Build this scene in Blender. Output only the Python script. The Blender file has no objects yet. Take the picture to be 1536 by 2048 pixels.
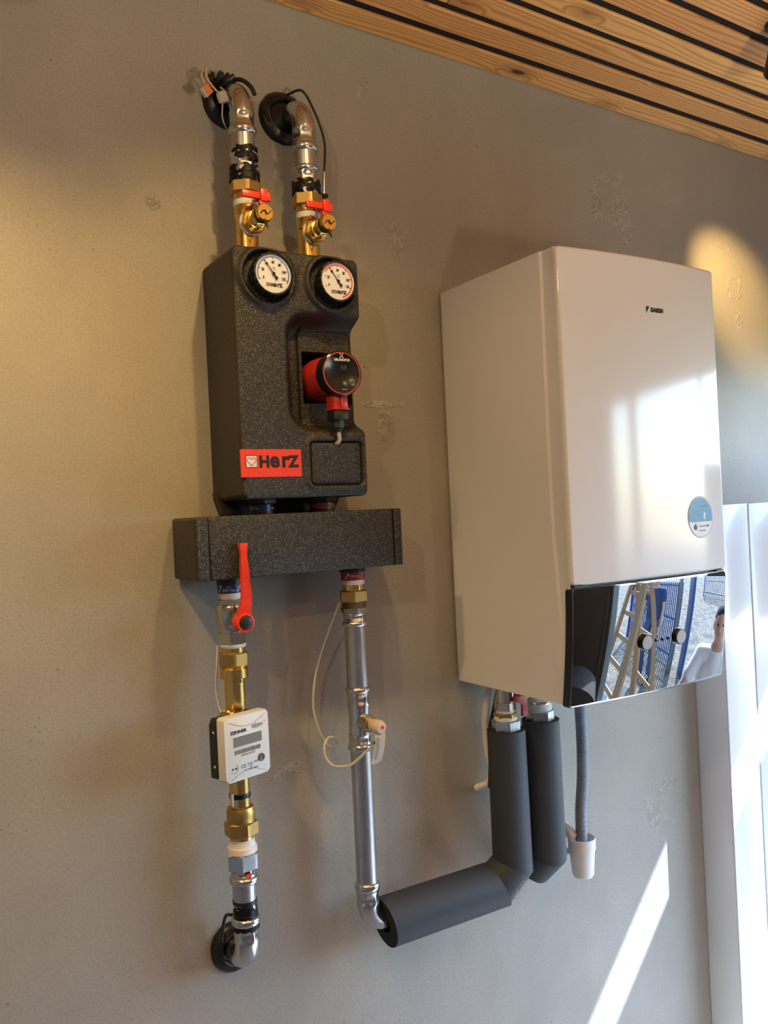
import bpy, bmesh, math, random
from mathutils import Vector, Matrix, noise
random.seed(7)
PI = math.pi
scene = bpy.context.scene
col = scene.collection

# ------------------------------------------------------------------ camera
F_PX = 1688.56
CAM = Vector((-1.0884, -1.4946, 0.3710))
YAW, PITCH, ROLL = 0.5536, 0.0010, -0.0479
cd = bpy.data.cameras.new('camera')
cam = bpy.data.objects.new('camera', cd)
col.objects.link(cam)
fw = Vector((math.sin(YAW) * math.cos(PITCH), math.cos(YAW) * math.cos(PITCH), math.sin(PITCH)))
rt = fw.cross(Vector((0, 0, 1))).normalized()
up = rt.cross(fw)
r2 = rt * math.cos(ROLL) + up * math.sin(ROLL)
u2 = up * math.cos(ROLL) - rt * math.sin(ROLL)
m3 = Matrix((r2, u2, -fw)).transposed()
cam.matrix_world = Matrix.Translation(CAM) @ m3.to_4x4()
cd.sensor_fit = 'HORIZONTAL'
cd.sensor_width = 36.0
cd.lens = F_PX / 1536 * 36.0
cd.clip_start = 0.02
cd.clip_end = 200
scene.camera = cam

# ------------------------------------------------------------------ world, sun, exposure
w = bpy.data.worlds.new('sky')
scene.world = w
w.use_nodes = True
nt = w.node_tree
bg = nt.nodes['Background']
sky = nt.nodes.new('ShaderNodeTexSky')
sky.sky_type = 'NISHITA'
sky.sun_disc = False
sky.sun_elevation = math.radians(44.7)
sky.sun_rotation = math.radians(124)
tint = nt.nodes.new('ShaderNodeMix'); tint.data_type = 'RGBA'; tint.blend_type = 'MULTIPLY'
tint.inputs[0].default_value = 1.0; tint.inputs[7].default_value = (.78, 1.0, 1.22, 1)     # camera white balance set for the lamps
nt.links.new(sky.outputs[0], tint.inputs[6])
nt.links.new(tint.outputs[2], bg.inputs[0])
bg.inputs[1].default_value = 1.35

SUN_DIR = Vector((-1.47, 1.0, -1.76)).normalized()
sd = bpy.data.lights.new('sun', 'SUN')
sd.energy = 22.0
sd.angle = 0.009
sd.color = (0.86, 0.96, 1.08)
so = bpy.data.objects.new('sun', sd)
so.rotation_euler = SUN_DIR.to_track_quat('-Z', 'Y').to_euler()
so.location = (5, -4, 6)
col.objects.link(so)

scene.view_settings.view_transform = 'Standard'
scene.view_settings.look = 'None'
scene.view_settings.gamma = 1.0
scene.view_settings.use_curve_mapping = False
scene.view_settings.exposure = 0.0
scene.cycles.use_denoising = True
scene.cycles.max_bounces = 10
scene.cycles.diffuse_bounces = 6
scene.cycles.glossy_bounces = 5
scene.cycles.sample_clamp_indirect = 6.0
scene.cycles.caustics_reflective = False
scene.cycles.caustics_refractive = False

# daylight portals in the two window openings of the right-hand wall
def portal(loc, sx, sy, rot):
    l = bpy.data.lights.new('sky_portal', 'AREA')
    l.shape = 'RECTANGLE'; l.size = sx; l.size_y = sy
    o = bpy.data.objects.new('sky_portal', l)
    o.location = loc; o.rotation_euler = rot
    l.cycles.is_portal = True
    col.objects.link(o)

portal((1.66, -1.12, -0.19), 2.02, 2.16, (0, PI / 2, 0))

SPOT_COL = (1.0, 0.64, 0.22)
# (lamp x, lamp y, target point, power, cone degrees, blend)
SPOTS = [
    ((-1.20, -0.60), (-0.90, 0.0, 0.18), 46.0, 84, 1.0),
    ((-0.44, -0.62), (-0.52, 0.0, 0.15), 17.0, 96, 1.0),
    ((0.604, -0.452), (1.02, 0.0, 1.00), 62.0, 33, 1.0),
    ((-1.78, -1.62), (-0.70, 0.0, 0.40), 24.0, 100, 1.0),
    ((0.20, -2.00), (0.30, -1.0, -1.2), 14.0, 130, 0.9),  # unseen lamp added for warm bounce light
]

UPPOWER, UPCOL = 250.0, (1.0, 0.79, 0.52)

# ------------------------------------------------------------------ geometry helpers
BASE = {}

def setp(o, label=None, cat=None, group=None, kind=None):
    if label: o['label'] = label
    if cat: o['category'] = cat
    if group: o['group'] = group
    if kind: o['kind'] = kind
    return o

def thing(name, base, label, cat, group=None):
    o = bpy.data.objects.new(name, None)
    o.empty_display_size = 0.03
    o.location = base
    col.objects.link(o)
    BASE[o] = Vector(base)
    return setp(o, label, cat, group)

def put(name, bm, mat, parent=None, base=None, smooth=True, angle=35, label=None, recalc=True):
    """bm is in world coordinates; the mesh is stored relative to the thing's base."""
    b = BASE[parent] if parent is not None else Vector(base or (0, 0, 0))
    bmesh.ops.translate(bm, verts=bm.verts, vec=-b)
    if recalc:
        bmesh.ops.recalc_face_normals(bm, faces=bm.faces)
    me = bpy.data.meshes.new(name)
    bm.to_mesh(me); bm.free()
    for m in (mat if isinstance(mat, (list, tuple)) else [mat]):
        me.materials.append(m)
    o = bpy.data.objects.new(name, me)
    col.objects.link(o)
    if parent is not None:
        o.parent = parent
    else:
        o.location = b
    BASE[o] = b
    if smooth and len(me.polygons):
        me.polygons.foreach_set('use_smooth', [True] * len(me.polygons))
        try:
            me.set_sharp_from_angle(angle=math.radians(angle))
        except Exception:
            pass
    if label: o['label'] = label
    return o

def single(name, bm, mat, base, label, cat, group=None, **k):
    return setp(put(name, bm, mat, None, base, **k), label, cat, group)

def structure(name, bm, mat, base=(0, 0, 0), **k):
    return setp(put(name, bm, mat, None, base, **k), kind='structure')

def B(): return bmesh.new()

def frame(origin, direction, roll=0.0):
    q = Vector(direction).normalized().to_track_quat('Z', 'Y')
    return Matrix.Translation(Vector(origin)) @ q.to_matrix().to_4x4() @ Matrix.Rotation(roll, 4, 'Z')

def box(bm, x0, x1, y0, y1, z0, z1, bev=0.0, seg=2, mat=0, M=None):
    r = bmesh.ops.create_cube(bm, size=1.0)
    vs = r['verts']
    for v in vs:
        v.co = Vector((x0 + (v.co.x + .5) * (x1 - x0), y0 + (v.co.y + .5) * (y1 - y0), z0 + (v.co.z + .5) * (z1 - z0)))
    fs = set(f for v in vs for f in v.link_faces)
    if bev > 0:
        es = list(set(e for v in vs for e in v.link_edges))
        r2_ = bmesh.ops.bevel(bm, geom=es, offset=bev, segments=seg, profile=0.5, affect='EDGES')
        fs = set(r2_['faces']) | set(f for f in fs if f.is_valid)
        vs = list(set(v for f in fs for v in f.verts))
    for f in fs: f.material_index = mat
    if M is not None:
        bmesh.ops.transform(bm, matrix=M, verts=vs)
    return bm

def lathe(bm, prof, M=None, seg=40, cap0=True, cap1=True, mat=0, shape=None):
    """prof: list of (r, z). shape(angle) -> radius factor."""
    rings = []
    for r, z in prof:
        ring = []
        for i in range(seg):
            a = 2 * PI * i / seg
            k = shape(a) if shape else 1.0
            v = Vector((r * k * math.cos(a), r * k * math.sin(a), z))
            if M is not None: v = M @ v
            ring.append(bm.verts.new(v))
        rings.append(ring)
    for a, b in zip(rings, rings[1:]):
        for i in range(seg):
            f = bm.faces.new((a[i], a[(i + 1) % seg], b[(i + 1) % seg], b[i])); f.material_index = mat
    if cap0: bm.faces.new(rings[0][::-1]).material_index = mat
    if cap1: bm.faces.new(rings[-1]).material_index = mat
    return bm

def hexa(bm, r, z0, z1, M=None, ch=0.08, mat=0, n=6, roll=0.0):
    """hexagonal nut, r = corner radius, chamfered both ends."""
    c = r * ch
    def hx(a):
        a = (a - roll) % (2 * PI / n)
        return math.cos(PI / n) / math.cos(a - PI / n)
    seg = n * 8
    lathe(bm, [(r * .80, z0), (r * .89, z0), (r, z0 + c), (r, z1 - c), (r * .89, z1), (r * .80, z1)], M, seg, True, True, mat, hx)
    return bm

def tube(bm, pts, r, seg=16, closed=True, mat=0, rfun=None):
    pts = [Vector(p) for p in pts]
    n = len(pts)
    t0 = (pts[1] - pts[0]).normalized()
    ref = Vector((0, 0, 1)) if abs(t0.z) < .9 else Vector((1, 0, 0))
    nrm = t0.cross(ref).normalized()
    rings = []
    for i, p in enumerate(pts):
        if i == 0: t = t0
        elif i == n - 1: t = (pts[-1] - pts[-2]).normalized()
        else: t = ((pts[i + 1] - p).normalized() + (p - pts[i - 1]).normalized()).normalized()
        nrm = (nrm - t * nrm.dot(t)).normalized()
        bn = t.cross(nrm)
        rr = rfun(i / (n - 1)) if rfun else (r[i] if isinstance(r, (list, tuple)) else r)
        rings.append([bm.verts.new(p + (nrm * math.cos(2 * PI * k / seg) + bn * math.sin(2 * PI * k / seg)) * rr) for k in range(seg)])
    for a, b in zip(rings, rings[1:]):
        for k in range(seg):
            bm.faces.new((a[k], a[(k + 1) % seg], b[(k + 1) % seg], b[k])).material_index = mat
    if closed:
        bm.faces.new(rings[0][::-1]).material_index = mat
        bm.faces.new(rings[-1]).material_index = mat
    return bm

def spline(pts, n=8):
    pts = [Vector(p) for p in pts]
    P = [pts[0] * 2 - pts[1]] + pts + [pts[-1] * 2 - pts[-2]]
    out = []
    for i in range(1, len(P) - 2):
        a, b, c, d = P[i - 1:i + 3]
        for k in range(n):
            t = k / n
            out.append(.5 * ((2 * b) + (c - a) * t + (2 * a - 5 * b + 4 * c - d) * t * t + (3 * b - a - 3 * c + d) * t ** 3))
    out.append(pts[-1])
    return out

def arc(c, u, v, r, a0, a1, n):
    c, u, v = Vector(c), Vector(u), Vector(v)
    return [c + (u * math.cos(a0 + (a1 - a0) * i / n) + v * math.sin(a0 + (a1 - a0) * i / n)) * r for i in range(n + 1)]

def extrude_poly(bm, poly, h0, h1, M=None, mat=0, bev=0.0):
    """poly in local XY, extruded along local Z from h0 to h1."""
    a = [bm.verts.new((M @ Vector((x, y, h0))) if M is not None else (x, y, h0)) for x, y in poly]
    b = [bm.verts.new((M @ Vector((x, y, h1))) if M is not None else (x, y, h1)) for x, y in poly]
    n = len(poly)
    fs = [bm.faces.new(a[::-1]), bm.faces.new(b)]
    for i in range(n):
        fs.append(bm.faces.new((a[i], a[(i + 1) % n], b[(i + 1) % n], b[i])))
    for f in fs: f.material_index = mat
    if bev:
        es = [e for e in fs[1].edges]
        bmesh.ops.bevel(bm, geom=es, offset=bev, segments=2, profile=.5, affect='EDGES')
    return bm

def rrect(w_, h_, r, n=6, cx=0, cy=0):
    out = []
    for sx, sy, a0 in ((1, 1, 0), (-1, 1, PI / 2), (-1, -1, PI), (1, -1, 1.5 * PI)):
        for k in range(n + 1):
            a = a0 + PI / 2 * k / n
            out.append((cx + sx * (w_ / 2 - r) + r * math.cos(a), cy + sy * (h_ / 2 - r) + r * math.sin(a)))
    return out

def text_bm(s, size, M, depth=0.0003, bold=0.0, shear=0.0, align='CENTER', sx=1.0, fn=None, spacing=1.0, aligny='CENTER'):
    """lettering as geometry; local X right, Y up, Z out of the surface."""
    cu = bpy.data.curves.new('lettering', 'FONT')
    cu.body = s; cu.size = size; cu.extrude = depth / 2; cu.offset = bold; cu.shear = shear
    cu.align_x = align; cu.align_y = aligny; cu.space_character = spacing
    cu.resolution_u = 4
    ob = bpy.data.objects.new('lettering', cu)
    col.objects.link(ob)
    dg = bpy.context.evaluated_depsgraph_get()
    me = bpy.data.meshes.new_from_object(ob.evaluated_get(dg))
    bm = B(); bm.from_mesh(me)
    bpy.data.objects.remove(ob); bpy.data.curves.remove(cu); bpy.data.meshes.remove(me)
    for v in bm.verts:
        v.co.x *= sx
        v.co = M @ v.co
        if fn: v.co = fn(v.co)
    return bm

def join(*bms):
    out = bms[0]
    for b in bms[1:]:
        me = bpy.data.meshes.new('t'); b.to_mesh(me); b.free(); out.from_mesh(me); bpy.data.meshes.remove(me)
    return out

def front(x, y, z):
    """matrix for flat marks on a surface that faces the room (-Y): local X right, Y up, Z towards the room"""
    return Matrix.Translation((x, y, z)) @ Matrix(((1, 0, 0, 0), (0, 0, -1, 0), (0, 1, 0, 0), (0, 0, 0, 1)))

def herz(s, Mx, depth, bold):
    """the stylised four-letter maker name: capitals and small letters of nearly one height"""
    out, x = [], 0.0
    for ch, k_, w_ in (('H', 1.0, .74), ('e', 1.38, .80), ('r', 1.38, .52), ('Z', 1.0, .70)):
        out.append(text_bm(ch, s * k_, Mx @ Matrix.Translation((x * s, 0, 0)), depth, bold, align='LEFT', aligny='TOP_BASELINE'))
        x += w_
    return join(*out)

# ------------------------------------------------------------------ material helpers
class NT:
    def __init__(s, name):
        s.m = bpy.data.materials.new(name); s.m.use_nodes = True
        s.t = s.m.node_tree; s.b = s.t.nodes['Principled BSDF']
        s._tc = None
    def n(s, kind, **k):
        d = s.t.nodes.new(kind)
        for a, v in k.items(): setattr(d, a, v)
        return d
    def L(s, a, b): s.t.links.new(a, b)
    def inp(s, sock, v):
        if isinstance(v, bpy.types.NodeSocket): s.L(v, sock)
        else: sock.default_value = v
    @property
    def obj(s):
        if not s._tc: s._tc = s.n('ShaderNodeTexCoord')
        return s._tc.outputs['Object']
    def mapping(s, vec, scale=(1, 1, 1), loc=(0, 0, 0), rot=(0, 0, 0)):
        d = s.n('ShaderNodeMapping'); s.L(vec, d.inputs[0])
        d.inputs['Scale'].default_value = scale; d.inputs['Location'].default_value = loc; d.inputs['Rotation'].default_value = rot
        return d.outputs[0]
    def math(s, op, a, b=0.0, c=0.0, clamp=False):
        d = s.n('ShaderNodeMath', operation=op, use_clamp=clamp)
        s.inp(d.inputs[0], a); s.inp(d.inputs[1], b); s.inp(d.inputs[2], c)
        return d.outputs[0]
    def noise(s, vec, scale, detail=4, rough=.55, dist=0.0):
        d = s.n('ShaderNodeTexNoise'); s.L(vec, d.inputs['Vector'])
        d.inputs['Scale'].default_value = scale; d.inputs['Detail'].default_value = detail
        d.inputs['Roughness'].default_value = rough; d.inputs['Distortion'].default_value = dist
        return d.outputs['Fac']
    def vor(s, vec, scale, feature='F1', out='Distance', rnd=1.0):
        d = s.n('ShaderNodeTexVoronoi', feature=feature); s.L(vec, d.inputs['Vector'])
        d.inputs['Scale'].default_value = scale
        d.inputs['Randomness'].default_value = rnd
        return d.outputs[out]
    def ramp(s, fac, stops, interp='LINEAR'):
        d = s.n('ShaderNodeValToRGB'); s.L(fac, d.inputs[0]); cr = d.color_ramp; cr.interpolation = interp
        while len(cr.elements) < len(stops): cr.elements.new(0.5)
        for e, (p, c) in zip(cr.elements, stops):
            e.position = p; e.color = (c[0], c[1], c[2], 1) if isinstance(c, (tuple, list)) else (c, c, c, 1)
        return d.outputs[0]
    def mix(s, fac, a, b, mode='MIX'):
        d = s.n('ShaderNodeMix', data_type='RGBA', blend_type=mode)
        s.inp(d.inputs[0], fac)
        for sock, v in ((d.inputs[6], a), (d.inputs[7], b)):
            if isinstance(v, bpy.types.NodeSocket): s.L(v, sock)
            else: sock.default_value = (v[0], v[1], v[2], 1)
        return d.outputs[2]
    def bump(s, h, strength=.3, dist=.002):
        d = s.n('ShaderNodeBump'); s.L(h, d.inputs['Height'])
        d.inputs['Strength'].default_value = strength; d.inputs['Distance'].default_value = dist
        s.L(d.outputs[0], s.b.inputs['Normal'])
        return d.outputs[0]
    def set(s, color=None, rough=None, metal=None, coat=None, spec=None, **k):
        b = s.b
        if color is not None:
            if isinstance(color, bpy.types.NodeSocket): s.L(color, b.inputs['Base Color'])
            else: b.inputs['Base Color'].default_value = (*color, 1)
        if rough is not None: s.inp(b.inputs['Roughness'], rough)
        if metal is not None: s.inp(b.inputs['Metallic'], metal)
        if coat is not None: b.inputs['Coat Weight'].default_value = coat; b.inputs['Coat Roughness'].default_value = .05
        if spec is not None: b.inputs['Specular IOR Level'].default_value = spec
        return s.m

def simple(name, color, rough=.5, metal=0.0, var=.06, scale=40, bumps=0.0, coat=None, rvar=.08):
    """plain material with a little procedural variation"""
    t = NT(name)
    n = t.noise(t.obj, scale, 4)
    c = t.mix(n, [max(0, v * (1 - var)) for v in color], [min(1, v * (1 + var)) for v in color])
    r = t.math('MULTIPLY_ADD', n, rvar, rough - rvar / 2)
    if bumps: t.bump(t.noise(t.obj, scale * 8, 3), bumps, .001)
    return t.set(c, r, metal, coat)

# ------------------------------------------------------------------ materials
def mat_wall():
    t = NT('polished_concrete')
    o = t.obj
    big = t.noise(o, 1.3, 5, .6, .4)
    mid = t.noise(t.mapping(o, (1, 1, .7)), 5, 6, .62, .2)
    col_ = t.mix(t.ramp(big, [(.3, 0), (.7, 1)]), (.342, .324, .287), (.398, .378, .338))
    col_ = t.mix(t.math('MULTIPLY', t.ramp(mid, [(.35, 0), (.72, 1)]), .50), col_, (.278, .262, .232))
    fine = t.noise(o, 230, 3, .7)
    col_ = t.mix(t.math('MULTIPLY', t.ramp(fine, [(.40, 0), (.64, 1)]), .38), col_, (.22, .21, .19))
    # sparse dark pin holes
    v = t.vor(o, 90, 'F1')
    dens = t.ramp(t.noise(o, 2.7, 3, .6), [(.42, 0), (.62, 1)])
    pit = t.math('MULTIPLY', t.math('LESS_THAN', v, t.math('MULTIPLY', t.math('ADD', dens, .25), .080)), t.ramp(t.noise(o, 31, 2), [(.3, 0), (.6, 1)]))
    v2 = t.vor(o, 22, 'F1')
    pit2 = t.math('MULTIPLY', t.math('LESS_THAN', v2, .034), t.math('GREATER_THAN', t.noise(o, 9, 2), .53))
    pits = t.math('MAXIMUM', t.math('MULTIPLY', pit, .9), t.math('MULTIPLY', pit2, .9))
    col_ = t.mix(pits, col_, (.07, .06, .05))
    # dried glue relief patches: (x, z, rx, rz, rot, hollow)
    sep = t.n('ShaderNodeSeparateXYZ'); t.L(o, sep.inputs[0]); X, Z = sep.outputs['X'], sep.outputs['Z']
    dn = t.math('MULTIPLY', t.math('SUBTRACT', t.noise(o, 26, 4, .6), .5), 1.5)
    total = None
    for (px, pz, rx, rz, rot, hol) in ((-.098, .955, .026, .045, 0, 0), (.545, 1.140, .070, .060, .6, 1), (.595, 1.090, .032, .075, .3, 0), (.50, 1.12, .02, .05, 0, 0),
                                       (-.155, .597, .050, .008, 0, 0), (-.150, .555, .020, .038, -.3, 0),
                                       (.665, -.41, .045, .06, 0, 1), (.60, -.43, .02, .05, .4, 0), (-.411, -.118, .035, .014, .3, 0),
                                       (1.035, .96, .035, .035, 0, 1), (1.00, 1.07, .03, .02, 0, 1), (1.05, .87, .018, .030, 0, 0), (-.6216, .950, .014, .016, 0, 0),
                                       (-.165, 1.262, .010, .026, -.35, 0)):
        c, s_ = math.cos(rot), math.sin(rot)
        dx = t.math('SUBTRACT', X, px); dz = t.math('SUBTRACT', Z, pz)
        a = t.math('MULTIPLY', t.math('ADD', t.math('MULTIPLY', dx, c), t.math('MULTIPLY', dz, s_)), 1 / rx)
        b = t.math('MULTIPLY', t.math('SUBTRACT', t.math('MULTIPLY', dz, c), t.math('MULTIPLY', dx, s_)), 1 / rz)
        r = t.math('SQRT', t.math('ADD', t.math('MULTIPLY', a, a), t.math('MULTIPLY', b, b)))
        r = t.math('ADD', r, dn)
        if hol:
            mk = t.math('SUBTRACT', 1.0, t.math('MULTIPLY', t.math('ABSOLUTE', t.math('SUBTRACT', r, .80)), 3.2), clamp=True)
        else:
            mk = t.math('MULTIPLY', t.math('SUBTRACT', 1.05, r), 4.0, clamp=True)
        total = mk if total is None else t.math('MAXIMUM', total, mk)
    wv = t.noise(o, 60, 2, .5, 1.2)
    dd = t.n('ShaderNodeVectorMath', operation='ADD'); t.L(o, dd.inputs[0])
    cb = t.n('ShaderNodeCombineXYZ'); t.L(t.math('MULTIPLY', wv, .03), cb.inputs[0]); t.L(t.math('MULTIPLY', wv, .02), cb.inputs[2]); t.L(cb.outputs[0], dd.inputs[1])
    ridge = t.ramp(t.vor(dd.outputs[0], 95, 'DISTANCE_TO_EDGE'), [(.0, 1), (.22, 0)])
    glue = t.math('MULTIPLY', total, ridge)
    col_ = t.mix(t.math('MULTIPLY', glue, .38), col_, (.66, .62, .54))
    # thin trowel scratches
    sc = t.n('ShaderNodeTexWave', wave_type='BANDS'); 
    h = t.math('ADD', t.math('MULTIPLY', t.noise(o, 500, 2), .05), t.math('MULTIPLY', glue, .55))
    h = t.math('SUBTRACT', h, t.math('MULTIPLY', pits, .5))
    h = t.math('ADD', h, t.math('MULTIPLY', mid, .12))
    t.t.nodes.remove(sc)
    t.bump(h, .9, .0035)
    rg = t.math('MULTIPLY_ADD', mid, .22, .38)
    return t.set(col_, rg, 0, spec=.42)

def mat_wood():
    t = NT('oiled_pine')
    o = t.obj
    oi = t.n('ShaderNodeObjectInfo')
    rnd = oi.outputs['Random']
    off = t.n('ShaderNodeCombineXYZ'); t.L(t.math('MULTIPLY', rnd, 37.0), off.inputs[0]); t.L(t.math('MULTIPLY', rnd, 11.0), off.inputs[1])
    ad = t.n('ShaderNodeVectorMath', operation='ADD'); t.L(o, ad.inputs[0]); t.L(off.outputs[0], ad.inputs[1])
    P = ad.outputs[0]
    warp = t.noise(t.mapping(P, (1.6, 12, 12)), 1.0, 2, .45)
    # knots : stretched cells
    kv = t.n('ShaderNodeTexVoronoi', feature='F1'); t.L(t.mapping(P, (6.0, 14, 0)), kv.inputs['Vector']); kv.inputs['Scale'].default_value = 1.0
    kd = kv.outputs['Distance']
    ks = t.n('ShaderNodeSeparateColor'); t.L(kv.outputs['Color'], ks.inputs[0]); kon = t.math('GREATER_THAN', ks.outputs[0], .40)
    knot = t.math('MULTIPLY', t.ramp(kd, [(.08, 1), (.15, 0)]), kon)
    halo = t.math('MULTIPLY', t.ramp(kd, [(.10, 1), (.42, 0)]), kon)
    rings = t.math('ADD', t.math('MULTIPLY', warp, 9.0), t.math('MULTIPLY', t.math('MULTIPLY', halo, kd), 9.0))
    sepy = t.n('ShaderNodeSeparateXYZ'); t.L(P, sepy.inputs[0])
    g = t.math('SINE', t.math('MULTIPLY', t.math('ADD', rings, t.math('MULTIPLY', sepy.outputs[1], 120.0)), 4.6))
    g = t.math('MULTIPLY_ADD', g, .5, .5)
    fib = t.noise(t.mapping(P, (6, 420, 420)), 1.0, 3, .6)
    lightc = t.mix(rnd, (.86, .50, .18), (.74, .37, .135))
    darkc = t.mix(rnd, (.360, .140, .042), (.270, .092, .030))
    c = t.mix(t.math('MULTIPLY', t.ramp(g, [(.45, 0), (1.0, 1)]), .52), lightc, darkc)
    c = t.mix(t.math('MULTIPLY', t.ramp(fib, [(.4, 0), (.75, 1)]), .30), c, darkc)
    c = t.mix(t.math('MULTIPLY', halo, .60), c, (.23, .075, .022))
    c = t.mix(t.math('MULTIPLY', knot, .9), c, (.035, .018, .010))
    st = t.ramp(t.noise(t.mapping(P, (7, 26, 26)), 1.0, 3), [(.70, 0), (.78, 1)])
    c = t.mix(t.math('MULTIPLY', st, .55), c, (.05, .038, .028))
    t.bump(t.math('ADD', fib, t.math('MULTIPLY', g, .4)), .25, .0008)
    return t.set(c, .46, 0, spec=.4)

def mat_epp(name, bumpy=.65, dark=(.008, .008, .007), lite=(.17, .165, .145)):
    t = NT(name)
    o = t.obj
    cell = t.vor(o, 620, 'F1', 'Color')
    sp = t.n('ShaderNodeSeparateColor'); t.L(cell, sp.inputs[0])
    d = t.vor(o, 620, 'F1')
    e = t.vor(o, 620, 'DISTANCE_TO_EDGE')
    f = t.ramp(sp.outputs[0], [(.25, 0), (.62, .12), (.88, .42), (1.0, 1)])
    c = t.mix(f, dark, lite)
    c = t.mix(t.ramp(e, [(0, 1), (.12, 0)]), c, [v * .6 for v in dark])
    pit = t.math('GREATER_THAN', t.noise(o, 260, 3, .7), .64)
    c = t.mix(t.math('MULTIPLY', pit, .85), c, (.004, .004, .004))
    h = t.math('SUBTRACT', t.math('SUBTRACT', 1.0, d), t.math('MULTIPLY', pit, 1.2))
    h = t.math('ADD', h, t.math('MULTIPLY', t.noise(o, 160, 3), .8))
    t.bump(h, bumpy, .0011)
    r = t.math('MULTIPLY_ADD', sp.outputs[1], .25, .36)
    return t.set(c, r, 0, spec=.5)

def mat_metal(name, color, rough=.22, scratch=.10, sc=30, dirt=0.0, dirtc=(.05, .04, .03)):
    t = NT(name)
    o = t.obj
    n = t.noise(t.mapping(o, (1, 1, .25)), sc * 4, 4, .6)
    b = t.noise(o, sc, 3)
    c = t.mix(n, [v * .82 for v in color], color)
    if dirt:
        dm = t.ramp(t.noise(o, 95, 5, .7), [(.60, 0), (.68, 1)])
        c = t.mix(t.math('MULTIPLY', dm, dirt), c, dirtc)
    r = t.math('MULTIPLY_ADD', t.math('ADD', n, b), scratch, rough - scratch)
    t.bump(n, .04, .0006)
    return t.set(c, r, 1.0)

M = {}
M['wall'] = mat_wall()
M['wood'] = mat_wood()
M['epp'] = mat_epp('black_foam_shell')
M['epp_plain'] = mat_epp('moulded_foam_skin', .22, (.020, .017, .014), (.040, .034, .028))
M['steel'] = mat_metal('galvanised_steel', (.58, .60, .62), .33, .09, dirt=.35, dirtc=(.18, .17, .16))
M['steel_bright'] = mat_metal('bright_press_fitting', (.66, .68, .70), .21, .06)
M['chrome_nut'] = mat_metal('zinc_plated_nut', (.62, .66, .70), .28, .08)
M['nickel'] = mat_metal('nickel_plate', (.66, .61, .52), .24, .08)
M['thread'] = mat_metal('dull_thread', (.40, .35, .27), .36, .08)
M['brass'] = mat_metal('polished_brass', (.86, .60, .20), .24, .07)
M['brass_cast'] = mat_metal('cast_brass', (.56, .37, .13), .42, .08, dirt=.2)
M['ptfe'] = simple('white_sealing_tape', (.78, .76, .73), .5, 0, .05, 90, .15)
M['rubber'] = simple('black_rubber', (.005, .005, .005), .38, 0, .3, 60)
M['tar'] = simple('black_bitumen_smear', (.010, .010, .010), .30, 0, .3, 90, .5)
M['red'] = simple('red_plastic', (.74, .045, .020), .34, 0, .06, 60, .05)
M['red_paint'] = simple('red_motor_lacquer', (.52, .030, .024), .32, 0, .08, 50, .05)
M['red_label'] = simple('red_printed_label', (.80, .055, .030), .38)
M['red_band'] = simple('dark_red_band', (.33, .022, .024), .35)
M['blue_band'] = simple('dark_blue_band', (.012, .022, .165), .35)
M['white_print'] = simple('white_print', (.75, .75, .75), .5)
M['grey_print'] = simple('grey_print', (.20, .20, .20), .5)
M['black_print'] = simple('black_print', (.010, .010, .010), .45)
M['black_gloss'] = simple('black_gloss_plastic', (.010, .011, .011), .16, 0, .1)
M['black_plastic'] = simple('black_matt_plastic', (.014, .014, .013), .42, 0, .15, 80, .05)
M['dial'] = simple('white_dial_face', (.72, .75, .84), .4)
M['blue_print'] = simple('blue_scale_print', (.10, .22, .60), .4)
M['red_print'] = simple('red_scale_print', (.72, .05, .05), .4)
M['foam'] = simple('slate_grey_tube_foam', (.032, .040, .053), .62, 0, .08, 25, .10)
M['foam_cut'] = simple('cut_foam_end', (.008, .008, .009), .9, 0, .2, 200, .6)
M['enamel'] = simple('white_enamel', (.78, .80, .83), .30, 0, .008, 3, 0, None, .01)
M['door_enamel'] = simple('glossy_white_door', (.79, .81, .84), .11, 0, .006, 3, 0, None, .01)
M['door_enamel'].node_tree.nodes['Principled BSDF'].inputs['Specular IOR Level'].default_value = .48
M['panel_white'] = simple('white_laminate', (.74, .77, .79), .25, 0, .01, 3, 0, .3)
M['seam'] = simple('grey_seam', (.25, .26, .27), .6)
M['trim_black'] = simple('black_frame', (.013, .014, .018), .35)
M['hose'] = simple('grey_blue_corrugated_hose', (.185, .225, .275), .42, 0, .05, 60)
M['white_plastic'] = simple('white_plastic', (.76, .77, .78), .33, 0, .02, 20)
M['meter_grey'] = simple('light_grey_abs', (.66, .68, .68), .42, 0, .02, 30, .02)
M['lcd'] = simple('grey_green_display', (.17, .18, .165), .25, 0, .05, 30)
M['button'] = simple('dark_grey_button', (.055, .058, .058), .45)
M['grey_disc'] = simple('grey_knob_face', (.42, .43, .45), .35, .2)
M['cream_cable'] = simple('off_white_cable', (.56, .53, .46), .45)
M['black_cable'] = simple('black_cable', (.014, .013, .012), .45)
M['orange'] = simple('orange_connector', (.75, .22, .045), .35)
M['clear_pl'] = simple('clear_connector', (.55, .50, .45), .25)
M['paper'] = simple('white_paper_tag', (.78, .77, .74), .6)
M['blue_sticker'] = simple('blue_sticker', (.05, .24, .43), .4)
M['sticker_white'] = simple('white_sticker', (.74, .76, .79), .4)
M['dark_plank'] = simple('dark_ceiling_void', (.006, .004, .003), .95)
M['plaster'] = simple('grey_plaster', (.36, .34, .31), .8, 0, .1, 5, .1)
M['floor'] = simple('concrete_floor', (.27, .265, .26), .55, 0, .12, 4, .1)
M['dark_wall'] = simple('anthracite_wall', (.15, .17, .185), .6)
M['alu'] = simple('light_grey_aluminium', (.18, .18, .17), .4, .3)
M['lamp_black'] = simple('black_lamp_housing', (.010, .010, .010), .4)

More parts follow.
